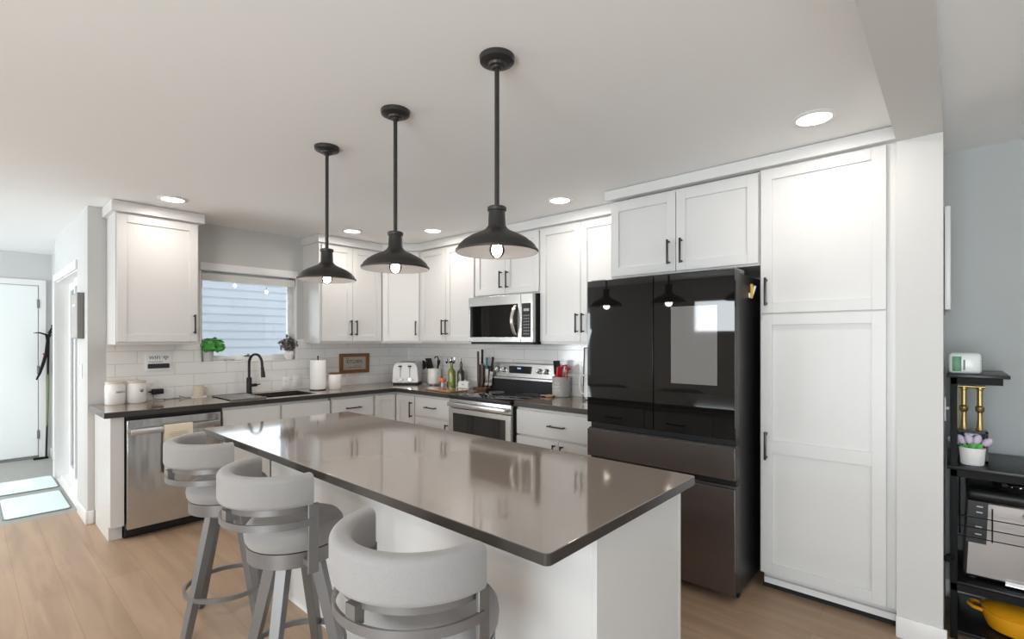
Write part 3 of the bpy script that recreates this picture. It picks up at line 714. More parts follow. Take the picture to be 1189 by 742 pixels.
# ------------------------------------------------------------------ pendants and downlights
def pendant(label, x, y):
    t = thing('pendant_light', label, 'pendant lamp', (x, y, 1.73), 0, 'black pendant lamps over the island')
    top = CEIL-1.73
    MB().lathe([(.0, top-.042), (.016, top-.042), (.020, top-.036), (.030, top-.034), (.034, top-.026), (.050, top-.024), (.062, top-.018), (.064, top-.003), (.064, top), (0, top)], 40).build('canopy', 'bronze', t)
    MB().cyl((0, 0, .165), (0, 0, top-.03), .0088, 14).build('rod', 'bronze', t)
    prof = [(.148, .000), (.151, .004), (.150, .010), (.144, .014), (.140, .024), (.122, .042), (.100, .056), (.075, .068), (.052, .078), (.040, .087), (.032, .098), (.030, .150), (.034, .152), (.035, .163), (.030, .167), (0, .169)]
    sh = MB().lathe(prof, 56, cap=False).build('shade', 'bronze', t, smooth=50)
    inn = [(.1475, .0005), (.1415, .0125), (.1370, .0215), (.1195, .0395), (.098, .0535), (.073, .0655), (.050, .0755), (.037, .0845), (.0, .0875)]
    MB().lathe(inn, 56, cap=False).build('shade_lining', 'shade_inside', sh, smooth=60)
    MB().cyl((0, 0, .086), (0, 0, .045), .018, 16).build('socket', 'bronze', t)
    bl = MB().lathe([(0, -.022), (.014, -.018), (.024, -.006), (.028, .008), (.025, .024), (.016, .040), (.014, .048)], 24, cap=False).build('bulb', 'bulb_glass', t, smooth=60)
    MB().lathe([(0, -.012), (.012, -.008), (.017, .004), (.015, .018), (.008, .030), (0, .034)], 14).build('filament', 'filament', bl)
    l = lamp('pendant_glow', 'POINT', (x, y, 1.735), PEND_POWER, (1, .88, .74), shadow_soft_size=.03); l['kind'] = 'helper'
    return t
pendant('black dome pendant lamp hanging over the far end of the island near the window', 2.449, -2.330)
pendant('black dome pendant lamp hanging over the middle of the island', 3.074, -2.332)
pendant('black dome pendant lamp hanging over the near end of the island', 3.704, -2.333)
def can(label, x, y, group):
    t = thing('ceiling_downlight', label, 'ceiling light', (x, y, CEIL), 0, group)
    MB().lathe([(.070, -.0005), (.092, -.0005), (.094, -.004), (.090, -.007), (.072, -.009), (.070, -.006)], 40, cap=False).build('trim_ring', 'trim_white', t)
    MB().lathe([(0, -.0055), (.071, -.0055), (.071, -.001), (0, -.001)], 40).build('lens', 'lamp_lens', t)
    lamp('downlight_glow', 'AREA', (x, y, CEIL-.012), CAN_POWER, (1, .92, .85), (0, 0, 0), shape='DISK', size=.13, spread=math.radians(178))
    return t
can('round recessed downlight in front of the cabinet left of the sink window', *CANS[0], 'recessed ceiling downlights')
can('round recessed downlight in front of the cabinet right of the sink window', *CANS[1], 'recessed ceiling downlights')
can('round recessed downlight just in front of the corner cabinet', *CANS[2], 'recessed ceiling downlights')
can('round recessed downlight left of the refrigerator, above the base cabinet', *CANS[3], 'recessed ceiling downlights')
can('large-looking round recessed downlight in front of the tall pantry', *CANS[4], 'recessed ceiling downlights')
for x, y in FILL_CANS: lamp('rear_room_fill', 'AREA', (x, y, CEIL-.012), 14, (1, .90, .80), shape='DISK', size=.13, spread=math.radians(150))  # unseen lamps added behind the camera as room fill
#--OBJECTS--
# ------------------------------------------------------------------ things on the sink-wall worktop
Z0 = CT1+.0005
def canister(label, x, y, r, h, lid, lidm, rz=0, name='canister'):
    t = thing(name, label, 'canister', (x, y, Z0), rz)
    MB().lathe([(0, 0), (r-.006, 0), (r, .008), (r, h-.012), (r-.003, h-.004), (r-.006, h), (0, h)], 36).build('body', 'ceramic_white', t)
    MB().lathe([(0, 0), (r-.003, 0), (r-.002, .004), (r-.002, lid-.004), (r-.006, lid), (0, lid)], 36, (0, 0, h)).build('lid', lidm, t)
    return t
c1 = canister('white lidded canister with a printed word, leftmost on the worktop', .112, -2.838, .0645, .158, .017, 'cream', .35)
text('printed_word', 'TREATS', .018, 'ink', c1, (.0651, 0, .095), (PI/2, 0, PI/2), sx=1.0)
c2 = canister('white lidded canister with a black paw print beside the charger', .112, -2.704, .0645, .158, .017, 'cream', .35)
b = MB(); mxp = Matrix(((0, 0, 1, .0648), (1, 0, 0, 0), (0, 1, 0, .098), (0, 0, 0, 1)))
def disc(cx, cy, rx, ry): b.prism([(cx+rx*math.cos(2*PI*i/14), cy+ry*math.sin(2*PI*i/14)) for i in range(14)], -.001, .0007)
disc(0, -.006, .0085, .0065)
for px, py in ((-.011, .002), (-.004, .008), (.004, .008), (.011, .002)): disc(px, py, .003, .004)
b.xf(mxp); b.build('paw_print', 'ink', c2)
# WIFI sign: leans on the tile
ws = thing('wifi_sign', 'small white WIFI sign with a black strip mounted on the tile left of the window', 'sign', (.0095, -2.538, 1.232), L90)
MB().box(-.093, .093, -.012, 0, -.075, .075, .002).build('plate', 'white_plastic', ws)
MB().box(-.075, .075, -.0145, -.012, -.056, -.018, .006).build('black_strip', 'ink', ws)
text('word', 'WIFI', .040, 'ink', ws, (-.028, -.0122, .030), FRONT)
text('small_words', 'PASSWORD', .0135, 'ink', ws, (-.020, -.0122, -.004), FRONT, sx=1.35)
b = MB()
for r in (.010, .019, .028):
    pp = [(.050+r*math.sin(a), -.0124, .014+r*math.cos(a)) for a in [-.85+1.7*i/12 for i in range(13)]]
    b.sweep(pp, [(-.0004, -.0022), (.0004, -.0022), (.0004, .0022), (-.0004, .0022)], up=(0, 0, 1))
b.box(.047, .053, -.0128, -.0120, .011, .017)
b.build('signal_icon', 'ink', ws)
def outlet(label, y, z, x=.0085, w=.072, h=.115, slots=True, rz=L90, loc=None, name='wall_outlet', cat='outlet'):
    t = thing(name, label, cat, loc or (x, y, z), rz)
    MB().box(-w/2, w/2, -.006, 0, -h/2, h/2, .0025).build('cover_plate', 'white_plastic', t)
    if slots:
        for s in (-1, 1): MB().box(-.016, .016, -.0085, -.006, s*.020-.014, s*.020+.014, .002).build('socket_face', 'white_plastic', t)
        b = MB()
        for s in (-1, 1):
            for q in (-.006, .006): b.box(q-.001, q+.001, -.0090, -.0084, s*.02-.004, s*.02+.006)
        b.build('slots', 'ink', t)
    else:
        MB().box(-.016, .016, -.009, -.006, -.032, .032, .002).build('rocker', 'white_plastic', t)
    return t
outlet('white wall outlet with the black charger plugged in, beside the paw canister', -2.585, 1.025)
outlet('white wall outlet on the tile right of the kitchen faucet', -1.487, .985, w=.075)
outlet('blank white wall plate on the tile left of the paper towel roll', -1.375, 1.0, slots=False, w=.075, name='wall_switch', cat='switch')
outlet('white wall outlet on the tile below the framed kitchen sign', -.80, 1.0)
ch = thing('charger', 'dark charger block plugged into the outlet right of the canisters', 'charger', (.0180, -2.548, .985), L90)
MB().box(-.040, .040, -.034, 0, -.022, .022, .005).build('block', 'black_plastic', ch)
MB().cyl((-.040, -.017, 0), (-.062, -.017, 0), .006, 10).build('plug_stem', 'black_plastic', ch)
cb = thing('charging_cable', 'thin dark charging cable looping across the worktop to the mug', 'cable', (.10, -2.45, Z0))
pts = []
for i in range(61):
    u = i/60; yy = -.115+.27*u
    pts.append((-.045+.02*math.sin(u*9)+.012*math.sin(u*23), yy+.028*math.sin(u*15), .0032+.022*max(0, math.sin(u*10+1.0))**2*(0.3+u)))
pts = [(-.060, -.135, .070), (-.055, -.133, .045), (-.050, -.128, .015)]+pts
MB().tube(pts, .0016, 6).build('cord', 'black_plastic', cb)
mg = thing('mug', 'beige mug standing on a small white coaster left of the sink', 'mug', (.075, -2.262, Z0+.009))
MB().lathe([(0, 0), (.036, 0), (.040, .004), (.041, .092), (.0385, .092), (.037, .008), (0, .007)], 32).build('cup', 'cream', mg)
MB().tube([(0, .040, .075), (0, .056, .077), (0, .066, .062), (0, .066, .040), (0, .056, .024), (0, .040, .026)], .0045, 10).build('handle', 'cream', mg)
tag(MB().lathe([(0, 0), (.058, 0), (.060, .004), (.058, .008), (0, .008)], 32).build('coaster', 'white_plastic'), 'round white coaster under the beige mug', 'coaster').location = (.075, -2.262, Z0)
# window-sill things
SZ = WZ0+.0145
def leafball(bm, n, c, rx, ry, rz, size, seed):
    r = random.Random(seed)
    for i in range(n):
        th = r.random()*2*PI; ph = math.acos(1-1.6*r.random()); k = .55+.45*r.random()
        d = Vector((math.sin(ph)*math.cos(th), math.sin(ph)*math.sin(th), math.cos(ph)))
        p = Vector(c)+Vector((d.x*rx, d.y*ry, d.z*rz))*k
        t = d.cross(Vector((r.random()-.5, r.random()-.5, r.random()-.5))).normalized(); u = (d*.5+t).normalized(); w = u.cross(d).normalized()
        s = size*(.7+.6*r.random()); nrm = w.cross(u)
        q = [p-u*s, p-u*s*.3+w*s*.55+nrm*s*.12, p+u*s*.5+w*s*.45+nrm*s*.1, p+u*s*1.05, p+u*s*.5-w*s*.45+nrm*s*.1, p-u*s*.3-w*s*.55+nrm*s*.12]
        vs = [bm.verts.new(x) for x in q]; m0 = bm.verts.new(p)
        for j in range(6): bm.faces.new((vs[j], vs[(j+1) % 6], m0))
pl = thing('potted_plant', 'bright green leafy plant in a grey pot at the left of the window sill', 'plant', (-.035, -2.160, SZ))
MB().lathe([(0, 0), (.036, 0), (.040, .004), (.046, .088), (.042, .088), (.039, .075), (0, .075)], 28).build('pot', 'pot_gray', pl)
b = MB(); leafball(b.b, 230, (.012, .035, .135), .078, .110, .075, .026, 3); b.build('foliage', 'leaf_green', pl)
b = MB()
for i in range(7): a = i*.9; b.tube([(.012*math.cos(a), .012*math.sin(a), .07), (.02*math.cos(a)+.005, .02*math.sin(a)+.01, .105), (.04*math.cos(a)+.012, .04*math.sin(a)+.028, .15)], .0018, 5)
b.build('stems', 'leaf_green', pl)
pl = thing('potted_plant', 'dark grey-leaved plant in a white pot at the right of the window sill', 'plant', (-.035, -1.437, SZ))
MB().lathe([(0, 0), (.030, 0), (.044, .02), (.050, .05), (.046, .075), (.040, .082), (.036, .08), (.036, .07), (0, .07)], 28).build('pot', 'ceramic_white', pl)
b = MB(); leafball(b.b, 60, (.01, -.005, .140), .060, .090, .085, .030, 9); b.build('foliage', 'leaf_dark', pl)
b = MB()
for i in range(6): a = i*1.05; b.tube([(.010*math.cos(a), .01*math.sin(a), .068), (.03*math.cos(a), .03*math.sin(a), .11), (.045*math.cos(a), .055*math.sin(a), .16)], .002, 5)
b.tube([(0, 0, .1), (.01, -.02, .18), (.012, -.03, .225)], .002, 5); leafball(b.b, 3, (.012, -.03, .225), .01, .01, .012, .02, 4)
b.build('stems', 'leaf_dark', pl)
tag(MB().lathe([(0, 0), (.030, 0), (.042, .010), (.045, .016), (.040, .014), (.028, .006), (0, .005)], 28).build('soap_dish', 'pot_gray'), 'shallow pale grey dish on the window sill beside the green plant', 'dish').location = (-.030, -1.985, SZ)
# paper towels
ph = thing('paper_towel_holder', 'dark metal stand that holds the paper towel roll', 'paper towel holder', (.235, -1.268, Z0))
MB().lathe([(0, 0), (.078, 0), (.078, .006), (.074, .009), (0, .009)], 36).build('base', 'black_metal', ph)
MB().cyl((0, 0, .008), (0, 0, .325), .0055, 12).sphere((0, 0, .328), .009, 12).build('rod', 'black_metal', ph)
pr_ = thing('paper_towel_roll', 'tall white roll of paper towels on its stand right of the sink', 'paper towels', (.235, -1.268, Z0+.0095))
MB().lathe([(.020, 0), (.074, 0), (.0745, .002), (.0745, .283), (.073, .285), (.020, .285), (.020, 0)], 40, cap=False).build('roll', 'paper', pr_)
MB().lathe([(.0185, 0), (.020, 0), (.020, .285), (.0185, .285), (.0185, 0)], 24, cap=False).build('core', 'wood_light', pr_)
canister('white canister with a flat dark wooden lid beside the paper towels', .275, -1.108, .064, .150, .014, 'wood_dark')
ks = thing('kitchen_sign', 'brown wood framed sign reading KITCHEN on the tile above the worktop', 'sign', (.0085, -.740, 1.153), L90)
o = MB().slab([-.178, -.140, .140, .178], [-.107, -.071, .071, .107], lambda i, j: i == 1 and j == 1, 0, 1, lambda u, v, w: (u, -.022 if w == 1 else 0, v)).build('frame', 'wood_frame', ks, bevel=.002)
MB().box(-.140, .140, -.010, -.002, -.071, .071).build('panel', 'linen', ks)
text('word', 'KITCHEN', .058, 'ink', ks, (0, -.0102, .016), FRONT, sx=.78)
text('small_word', 'the', .024, 'ink', ks, (-.085, -.0102, .052), FRONT)
text('small_words', 'heart of the home', .020, 'ink', ks, (.005, -.0102, -.044), FRONT)
MB().box(.0, .085, -.0108, -.0098, -.026, -.023).build('underline', 'ink', ks)

# ------------------------------------------------------------------ things on the range-wall worktop
ts = thing('toaster', 'white four-slot toaster with two dials in the kitchen corner', 'toaster', (.318, -.250, Z0), math.atan2(.198, .221))
TW, TD, TH = .148, .128, .245
b = MB(); prof = [(-TW+.012, .018), (TW-.012, .018), (TW, .035), (TW-.012, TH-.055), (TW-.032, TH-.014), (TW-.062, TH), (-TW+.062, TH), (-TW+.032, TH-.014), (-TW+.012, TH-.055), (-TW, .035)]
fr_ = [b.b.verts.new((x*.97, -TD, z)) for x, z in prof]; f2 = [b.b.verts.new((x, -TD+.012, z)) for x, z in prof]; f3 = [b.b.verts.new((x, TD, z)) for x, z in prof]
b.b.faces.new(fr_); b.b.faces.new(f3[::-1])
for A, B in ((fr_, f2), (f2, f3)):
    for i in range(10): b.b.faces.new((A[i], B[i], B[(i+1) % 10], A[(i+1) % 10]))
b.build('shell', 'white_plastic', ts, bevel=.006)
MB().box(-TW+.008, TW-.008, -TD+.01, TD-.01, 0, .020, .004).build('base', 'black_plastic', ts)
b = MB()
for sx in (-.062, -.022, .022, .062): b.box(sx-.012, sx+.012, -.095, .095, TH-.0005, TH+.0012)
b.build('bread_slots', 'black_plastic', ts)
for sx in (-.052, .052):
    MB().box(sx-.003, sx+.003, -TD-.0012, -TD+.002, .085, .205).build('lever_slot', 'black_plastic', ts)
    MB().box(sx-.018, sx+.018, -TD-.026, -TD, .196, .210, .004).build('lever', 'black_plastic', ts)
    MB().cyl((sx, -TD, .055), (sx, -TD-.018, .055), .018, 20).build('dial', 'chrome', ts)
    b = MB()
    for q in (-.034, .034): b.cyl((sx+q, -TD, .058), (sx+q, -TD-.004, .058), .005, 10)
    b.build('buttons', 'ceramic_gray', ts)
pts = [(.045, -.235, .02), (.10, -.24, .004), (.17, -.20, .003), (.23, -.13, .003), (.27, -.05, .02), (.29, .0, .08)]
MB().tube([(.10, .08, .02), (.17, .05, .004), (.215, -.03, .0035), (.235, -.10, .0035), (.20, -.14, .0035)], .0035, 8).build('power_cord', 'white_plastic', ts)
cr = thing('utensil_crock', 'white footed crock of black utensils right of the toaster', 'crock', (.640, -.128, Z0))
MB().lathe([(0, .012), (.066, .012), (.072, .018), (.074, .172), (.072, .178), (.067, .178), (.066, .03), (0, .028)], 36).build('body', 'ceramic_white', cr)
for k in range(3):
    a = k*2*PI/3-.9; MB().sphere((.052*math.cos(a), .052*math.sin(a), .008), .0135, 12, (1, 1, .6)).build('foot', 'ceramic_white', cr)
def utensil(name, label, loc, tilt, az, L, head, m='black_plastic', hm=None, group=None, cat='utensil', hr=.0055):
    t = thing(name, label, cat, loc, az, group); rx = Matrix.Rotation(tilt, 4, 'Y')
    MB().tube([(0, 0, 0), (0, 0, L)], hr, 10).xf(rx).build('shaft', m, t)
    hb_ = MB(); head(hb_, L); hb_.xf(rx); hb_.build('head', hm or m, t); return t
def h_ladle(b, L): b.lathe([(0, -.040), (.028, -.035), (.046, -.016), (.053, .006), (.050, .006), (.042, -.014), (.025, -.030), (0, -.035)], 24, (0, 0, 0)); b.xf(Matrix.Translation((-.028, 0, L+.012)) @ Matrix.Rotation(-1.2, 4, 'Y'))
def h_turner(b, L): b.box(-.005, .005, -.046, .046, L-.02, L+.10, .004)
def h_hook(b, L): b.tube([(0, 0, L-.01), (.006, 0, L+.03), (-.008, 0, L+.055), (-.030, 0, L+.050), (-.036, 0, L+.030)], .0075, 10)
def h_spoon(b, L): b.sphere((0, 0, L+.03), .026, 16, (.28, .9, 1.4))
def h_spat(b, L): b.box(-.0035, .0035, -.024, .024, L-.01, L+.075, .003)
UG = 'black utensils in the white crock'
utensil('ladle', 'black ladle leaning left out of the white crock', (.640, -.140, Z0+.031), -.40, .95, .205, h_ladle, group=UG)
utensil('turner', 'broad black turner leaning left in the white crock below the ladle', (.625, -.110, Z0+.031), -.36, .15, .175, h_turner, group=UG)
utensil('serving_hook', 'black utensil with a curled end standing upright in the white crock', (.650, -.100, Z0+.031), .05, .7, .225, h_hook, group=UG)
utensil('serving_spoon', 'black serving spoon leaning right in the white crock', (.672, -.128, Z0+.031), .18, .3, .185, h_spoon, group=UG)
ms = thing('mushroom_figurine', 'small orange-capped mushroom figurine beside the white crock', 'figurine', (.862, -.195, Z0))
MB().lathe([(0, 0), (.018, 0), (.020, .006), (.014, .035), (.012, .055), (0, .055)], 20).build('stalk', 'ceramic_white', ms)
MB().lathe([(0, .050), (.030, .048), (.043, .054), (.042, .066), (.030, .084), (.014, .092), (0, .094)], 24).build('cap', 'orange', ms)
b = MB()
for a in range(6): b.sphere((.032*math.cos(a*1.05), .032*math.sin(a*1.05), .078), .0048, 8)
b.build('spots', 'ceramic_white', ms)
tag(MB().lathe([(0, 0), (.022, 0), (.024, .004), (.024, .040), (.020, .046), (.020, .054), (0, .054)], 24).build('spice_jar', 'dark_glass'), 'little dark jar between the mushroom figurine and the oil bottle', 'jar').location = (.930, -.160, Z0)
def bottle(label, x, y, m, h=.205):
    t = thing('oil_bottle', label, 'bottle', (x, y, Z0), 0, 'oil bottles by the tile wall')
    MB().lathe([(0, 0), (.030, 0), (.033, .004), (.033, h*.78), (.030, h*.86), (.016, h*.97), (.0125, h), (.0125, h+.045), (.0145, h+.047), (.0145, h+.055), (0, h+.055)], 28).xf(Matrix.Diagonal((1.2, 1.2, 1, 1))).build('glass', m, t)
    MB().cyl((0, 0, h+.055), (0, 0, h+.075), .010, 12).tube([(0, 0, h+.07), (0, 0, h+.09), (.012, -.006, h+.112)], .003, 8).build('pourer', 'black_plastic', t)
bottle('green glass oil bottle with a dark pourer in front of the tile', 1.000, -.185, 'olive_glass', .200)
bottle('darker brown-green oil bottle just behind the green oil bottle', 1.062, -.110, 'dark_glass', .190)
for i, hx in enumerate((.735, .793, .850)):
    t = thing('wall_hook', '%s thin hook with a dark knob on the tile above the oil bottles' % ('leftmost', 'middle', 'rightmost')[i], 'hook', (hx, -.0085, 1.185), 0, 'three wall hooks above the oil bottles')
    MB().box(-.005, .005, -.003, 0, -.02, .035, .001).build('back_plate', 'chrome', t)
    MB().tube([(0, -.003, .03), (0, -.012, .0), (0, -.018, -.018)], .0028, 8).build('prong', 'chrome', t)
    MB().sphere((0, -.020, -.024), .0125, 12).build('knob', 'black_plastic', t)
bd = thing('butter_dish', 'white lidded butter dish beside the knife stand', 'dish', (1.185, -.165, Z0), .1)
MB().box(-.085, .085, -.045, .045, 0, .012, .004).build('tray', 'ceramic_white', bd)
b = MB(); b.sweep([(-.070, 0, 0), (.070, 0, 0)], [(-.036, .012), (.036, .012), (.034, .050), (.016, .072), (-.016, .072), (-.034, .050)]); o = b.build('cover', 'ceramic_white', bd, bevel=.004)
MB().sphere((0, 0, .076), .010, 12).build('knob', 'ceramic_white', bd)
b = MB(); b.tube([(-.012, -.0365, .030), (0, -.0365, .045), (.012, -.0365, .030)], .0018, 6).tube([(-.01, -.0368, .043), (.012, -.0366, .034)], .0018, 6); b.build('printed_mark', 'ink', bd)
cbd = thing('cutting_board', 'glossy wood-coloured cutting board lying on the worktop left of the range', 'cutting board', (1.215, -.445, Z0), -.10)
MB().prism(rr(-.215, .215, -.13, .13, .02), .003, .013).build('board', 'wood_board', cbd, bevel=.002)
for sx in (-1, 1):
    for sy in (-1, 1): MB().cyl((sx*.19, sy*.105, 0), (sx*.19, sy*.105, .004), .008, 10).build('foot', 'rubber', cbd)
kb = thing('knife_stand', 'dark wood upright knife stand left of the range', 'knife block', (1.405, -.105, Z0), 0)
MB().box(-.088, .092, -.075, .055, 0, .018, .003).build('base', 'wood_dark', kb)
MB().box(-.085, -.010, -.010, .014, .018, .245, .002).build('left_panel', 'wood_dark', kb)
MB().box(.0, .088, .006, .03, .018, .235, .002).build('right_panel', 'black_plastic', kb)
KG = 'kitchen knives on the knife stand'
def knife(label, x, y, z, tilt, bl, bw, hl, hm, mb='chrome'):
    t = thing('kitchen_knife', label, 'knife', (x, y, z), 0, KG); R_ = Matrix.Rotation(tilt, 4, 'Y')
    b = MB(); b.b.faces.ensure_lookup_table()
    pts = [(-bw/2, 0), (-bw*.1, -bl*.0), (bw/2, bl*.22), (bw/2, bl), (-bw/2, bl)]
    f = [b.b.verts.new((x_, -.0012, z_)) for x_, z_ in pts]; g = [b.b.verts.new((x_, .0012, z_)) for x_, z_ in pts]
    b.b.faces.new(f); b.b.faces.new(g[::-1])
    for i in range(5): b.b.faces.new((f[i], g[i], g[(i+1) % 5], f[(i+1) % 5]))
    b.xf(R_); b.build('blade', mb, t)
    h = MB().box(-.013, .013, -.009, .009, bl-.002, bl+.012, .003).box(-.012, .012, -.008, .008, bl+.01, bl+hl, .005); h.xf(R_); h.build('handle', hm, t)
knife('knife with brown wooden handle, leftmost on the knife stand', 1.345, -.128, Z0+.020, -.02, .225, .034, .135, 'wood_dark', 'dark_steel')
knife('knife with the tallest black handle, second on the knife stand', 1.392, -.128, Z0+.020, .02, .24, .034, .140, 'black_plastic', 'dark_steel')
knife('broad bright-bladed knife with teal handle in the middle of the knife stand', 1.440, -.112, Z0+.020, .03, .185, .052, .115, 'teal')
knife('slanting black-handled knife at the right of the knife stand', 1.490, -.112, Z0+.020, .14, .165, .042, .145, 'black_plastic')
gc = thing('utensil_crock', 'grey lettered crock of red tools right of the range', 'crock', (2.368, -.112, Z0))
MB().lathe([(0, 0), (.074, 0), (.079, .005), (.080, .170), (.078, .174), (.073, .174), (.072, .012), (0, .010)], 40).build('body', 'ceramic_gray', gc)
for i, (wd, sz) in enumerate((('HOME', .020), ('SWEET', .026), ('HOME', .024))):
    text('lettering', wd, sz, 'ceramic_white', gc, (.0812*math.sin(.08), -.0812, .118-.029*i), (PI/2, 0, .10))
RGp = 'tools in the grey crock'
utensil('turner', 'black square turner at the left of the grey crock', (2.345, -.112, Z0+.014), -.10, 0, .20, h_turner, group=RGp)
utensil('spatula', 'bright red spatula in the middle of the grey crock', (2.362, -.150, Z0+.014), .06, -.2, .155, lambda b, L: b.box(-.012, .012, -.028, .028, L-.01, L+.095, .006), 'red', group=RGp)
def h_whisk(b, L):
    for k in range(5):
        a = k*PI/5; ca, sa = math.cos(a), math.sin(a)
        b.tube([(0, 0, L-.01), (.022*ca, .022*sa, L+.03), (.026*ca, .026*sa, L+.06), (.012*ca, .012*sa, L+.088), (-.012*ca, -.012*sa, L+.088), (-.026*ca, -.026*sa, L+.06), (-.022*ca, -.022*sa, L+.03), (0, 0, L-.01)], .0014, 6)
utensil('whisk', 'silver wire whisk leaning right in the grey crock', (2.368, -.080, Z0+.014), .05, .1, .165, h_whisk, 'chrome', group=RGp)
utensil('tongs', 'red-handled curved tongs rising highest from the grey crock', (2.385, -.105, Z0+.014), .03, .2, .20, lambda b, L: b.tube([(-.02, 0, L-.05), (-.026, 0, L), (-.01, 0, L+.055), (.022, 0, L+.062), (.036, 0, L+.035), (.024, 0, L-.02)], .008, 10), 'red', group=RGp)
utensil('ladle', 'dark red ladle end at the right of the grey crock', (2.418, -.125, Z0+.014), .17, -.3, .235, lambda b, L: b.sphere((0, 0, L), .022, 14, (1, 1, .7)), 'red', hm='red', group=RGp)
sr = thing('spoon_rest', 'pale wooden spoon rest in front of the grey crock', 'spoon rest', (2.325, -.228, Z0), .2)
MB().lathe([(0, .002), (.030, .002), (.040, .010), (.043, .018), (.039, .018), (.028, .008), (0, .006)], 28).build('bowl', 'wood_light', sr)
MB().box(-.085, -.036, -.012, .012, .010, .017, .003).build('handle', 'wood_light', sr)
kt = thing('electric_kettle', 'white kettle with loop handle, half hidden by the refrigerator', 'kettle', (2.700, -.130, Z0), 0)
MB().lathe([(0, 0), (.066, 0), (.068, .004), (.068, .018), (0, .018)], 36).build('power_base', 'chrome', kt)
MB().lathe([(0, .018), (.066, .018), (.074, .026), (.072, .10), (.062, .19), (.056, .215), (0, .222)], 40).build('jug', 'white_plastic', kt)
MB().lathe([(0, .222), (.010, .222), (.014, .232), (.010, .242), (0, .243)], 20).build('lid_knob', 'chrome', kt)
MB().tube([(-.060, 0, .200), (-.105, -.010, .195), (-.118, -.012, .160), (-.116, -.012, .080), (-.100, -.010, .045), (-.070, 0, .042)], .0065, 12).build('handle', 'white_plastic', kt)
MB().sweep([(.055, 0, .16), (.085, 0, .195)], [(-.016, -.01), (.016, -.01), (.010, .012), (-.010, .012)]).build('spout', 'white_plastic', kt)
fb_ = thing('framed_board', 'white board with thin black frame leaning on the tile behind the kettle', 'board', (2.765, -.030, Z0), 0)
fb_.rotation_euler = (-.045, 0, 0)
o = MB().slab([-.22, -.213, .213, .22], [0, .007, .423, .43], lambda i, j: i == 1 and j == 1, 0, 1, lambda u, v, w: (u, -.014 if w == 1 else 0, v)).build('frame', 'black_metal', fb_)
MB().box(-.213, .213, -.008, -.002, .007, .423).build('panel', 'white_plastic', fb_)

# ------------------------------------------------------------------ hall
def floor_mat(label, x0, x1, y0, y1, patch=None):
    t = thing('floor_mat', label, 'mat', ((x0+x1)/2, (y0+y1)/2, .0), 0, 'pale floor mats by the hall door')
    w, h = (x1-x0)/2, (y1-y0)/2
    MB().prism(rr(-w, w, -h, h, .04), 0.0006, .008).build('edge_binding', 'mat_edge', t)
    MB().prism(rr(-w+.012, w-.012, -h+.012, h-.012, .034), .006, .0105).build('pile', 'mat_pale', t)
    if patch: MB().box(*patch, .0095, .0112).build('highlight_patch', 'mat_highlight', t)  # highlight laid on the mat as a lighter sheet
floor_mat('pale mat nearer the hall end door, with a painted highlight', -2.02, -1.44, -4.05, -3.00, (-.25, .10, .16, .36))
floor_mat('pale blue-green mat nearer the kitchen on the hall floor', -1.29, -.56, -3.42, -3.01)
outlet('white light switch on the hall wall beside the grey frame', 0, 0, slots=False, rz=0, loc=(-.262, YH-.0005, 1.165), name='wall_switch', cat='switch')
gb = thing('box_frame', 'grey deep-edged picture hanging on the hall wall next to the kitchen', 'picture', (-.298, YH-.0005, 1.602), 0)
MB().box(-.157, .157, -.041, 0, -.180, .180, .003).build('canvas', 'grey_box', gb)
MB().box(-.150, .150, -.043, -.0405, -.173, .173).build('front_face', 'ceramic_gray', gb)
MB().box(-.06, .03, -.0445, -.043, .075, .095).build('white_mark', 'white_plastic', gb)
tl = thing('string_trimmer', 'long-handled garden tool with green shaft leaning in the hall corner', 'garden tool', (-3.10, -2.958, 0), 0)
MB().tube([(0, 0, .02), (.0, .012, .6), (0, .022, 1.46)], .010, 10).build('shaft', 'black_metal', tl)
MB().tube([(0, .007, .38), (0, .013, .70), (0, .017, 1.0)], .014, 12, scale=[.7, 1, .8]).build('green_sleeve', 'olive_green', tl)
MB().sweep([(.015, -.085, .94), (.02, -.055, 1.02), (.02, -.03, 1.12), (.02, .0, 1.25), (.015, .012, 1.40), (.01, .0, 1.47), (.01, -.06, 1.495), (.01, -.11, 1.49)], [(-.012, -.034), (.012, -.034), (.012, .034), (-.012, .034)], up=(1, 0, 0), scale=[.5, .9, 1.1, 1.2, 1.1, .9, .6, .3]).build('blade_guard', 'rack_black', tl)
MB().tube([(.022, -.012, 1.22), (.03, -.02, 1.235), (.03, -.028, 1.25)], .010, 8).tube([(.022, -.03, 1.10), (.03, -.036, 1.11), (.03, -.04, 1.12)], .008, 8).build('red_clips', 'red', tl)
b = MB()
for i in range(4): b.tube([(0, .015, 1.40+.03*i), (.0, .035+.004*i, 1.45+.035*i), (0, .048, 1.47+.04*i)], .006, 6)
b.build('prongs', 'black_metal', tl)
MB().box(-.02, .02, -.11, .02, 0, .022, .004).build('foot', 'rack_black', tl)

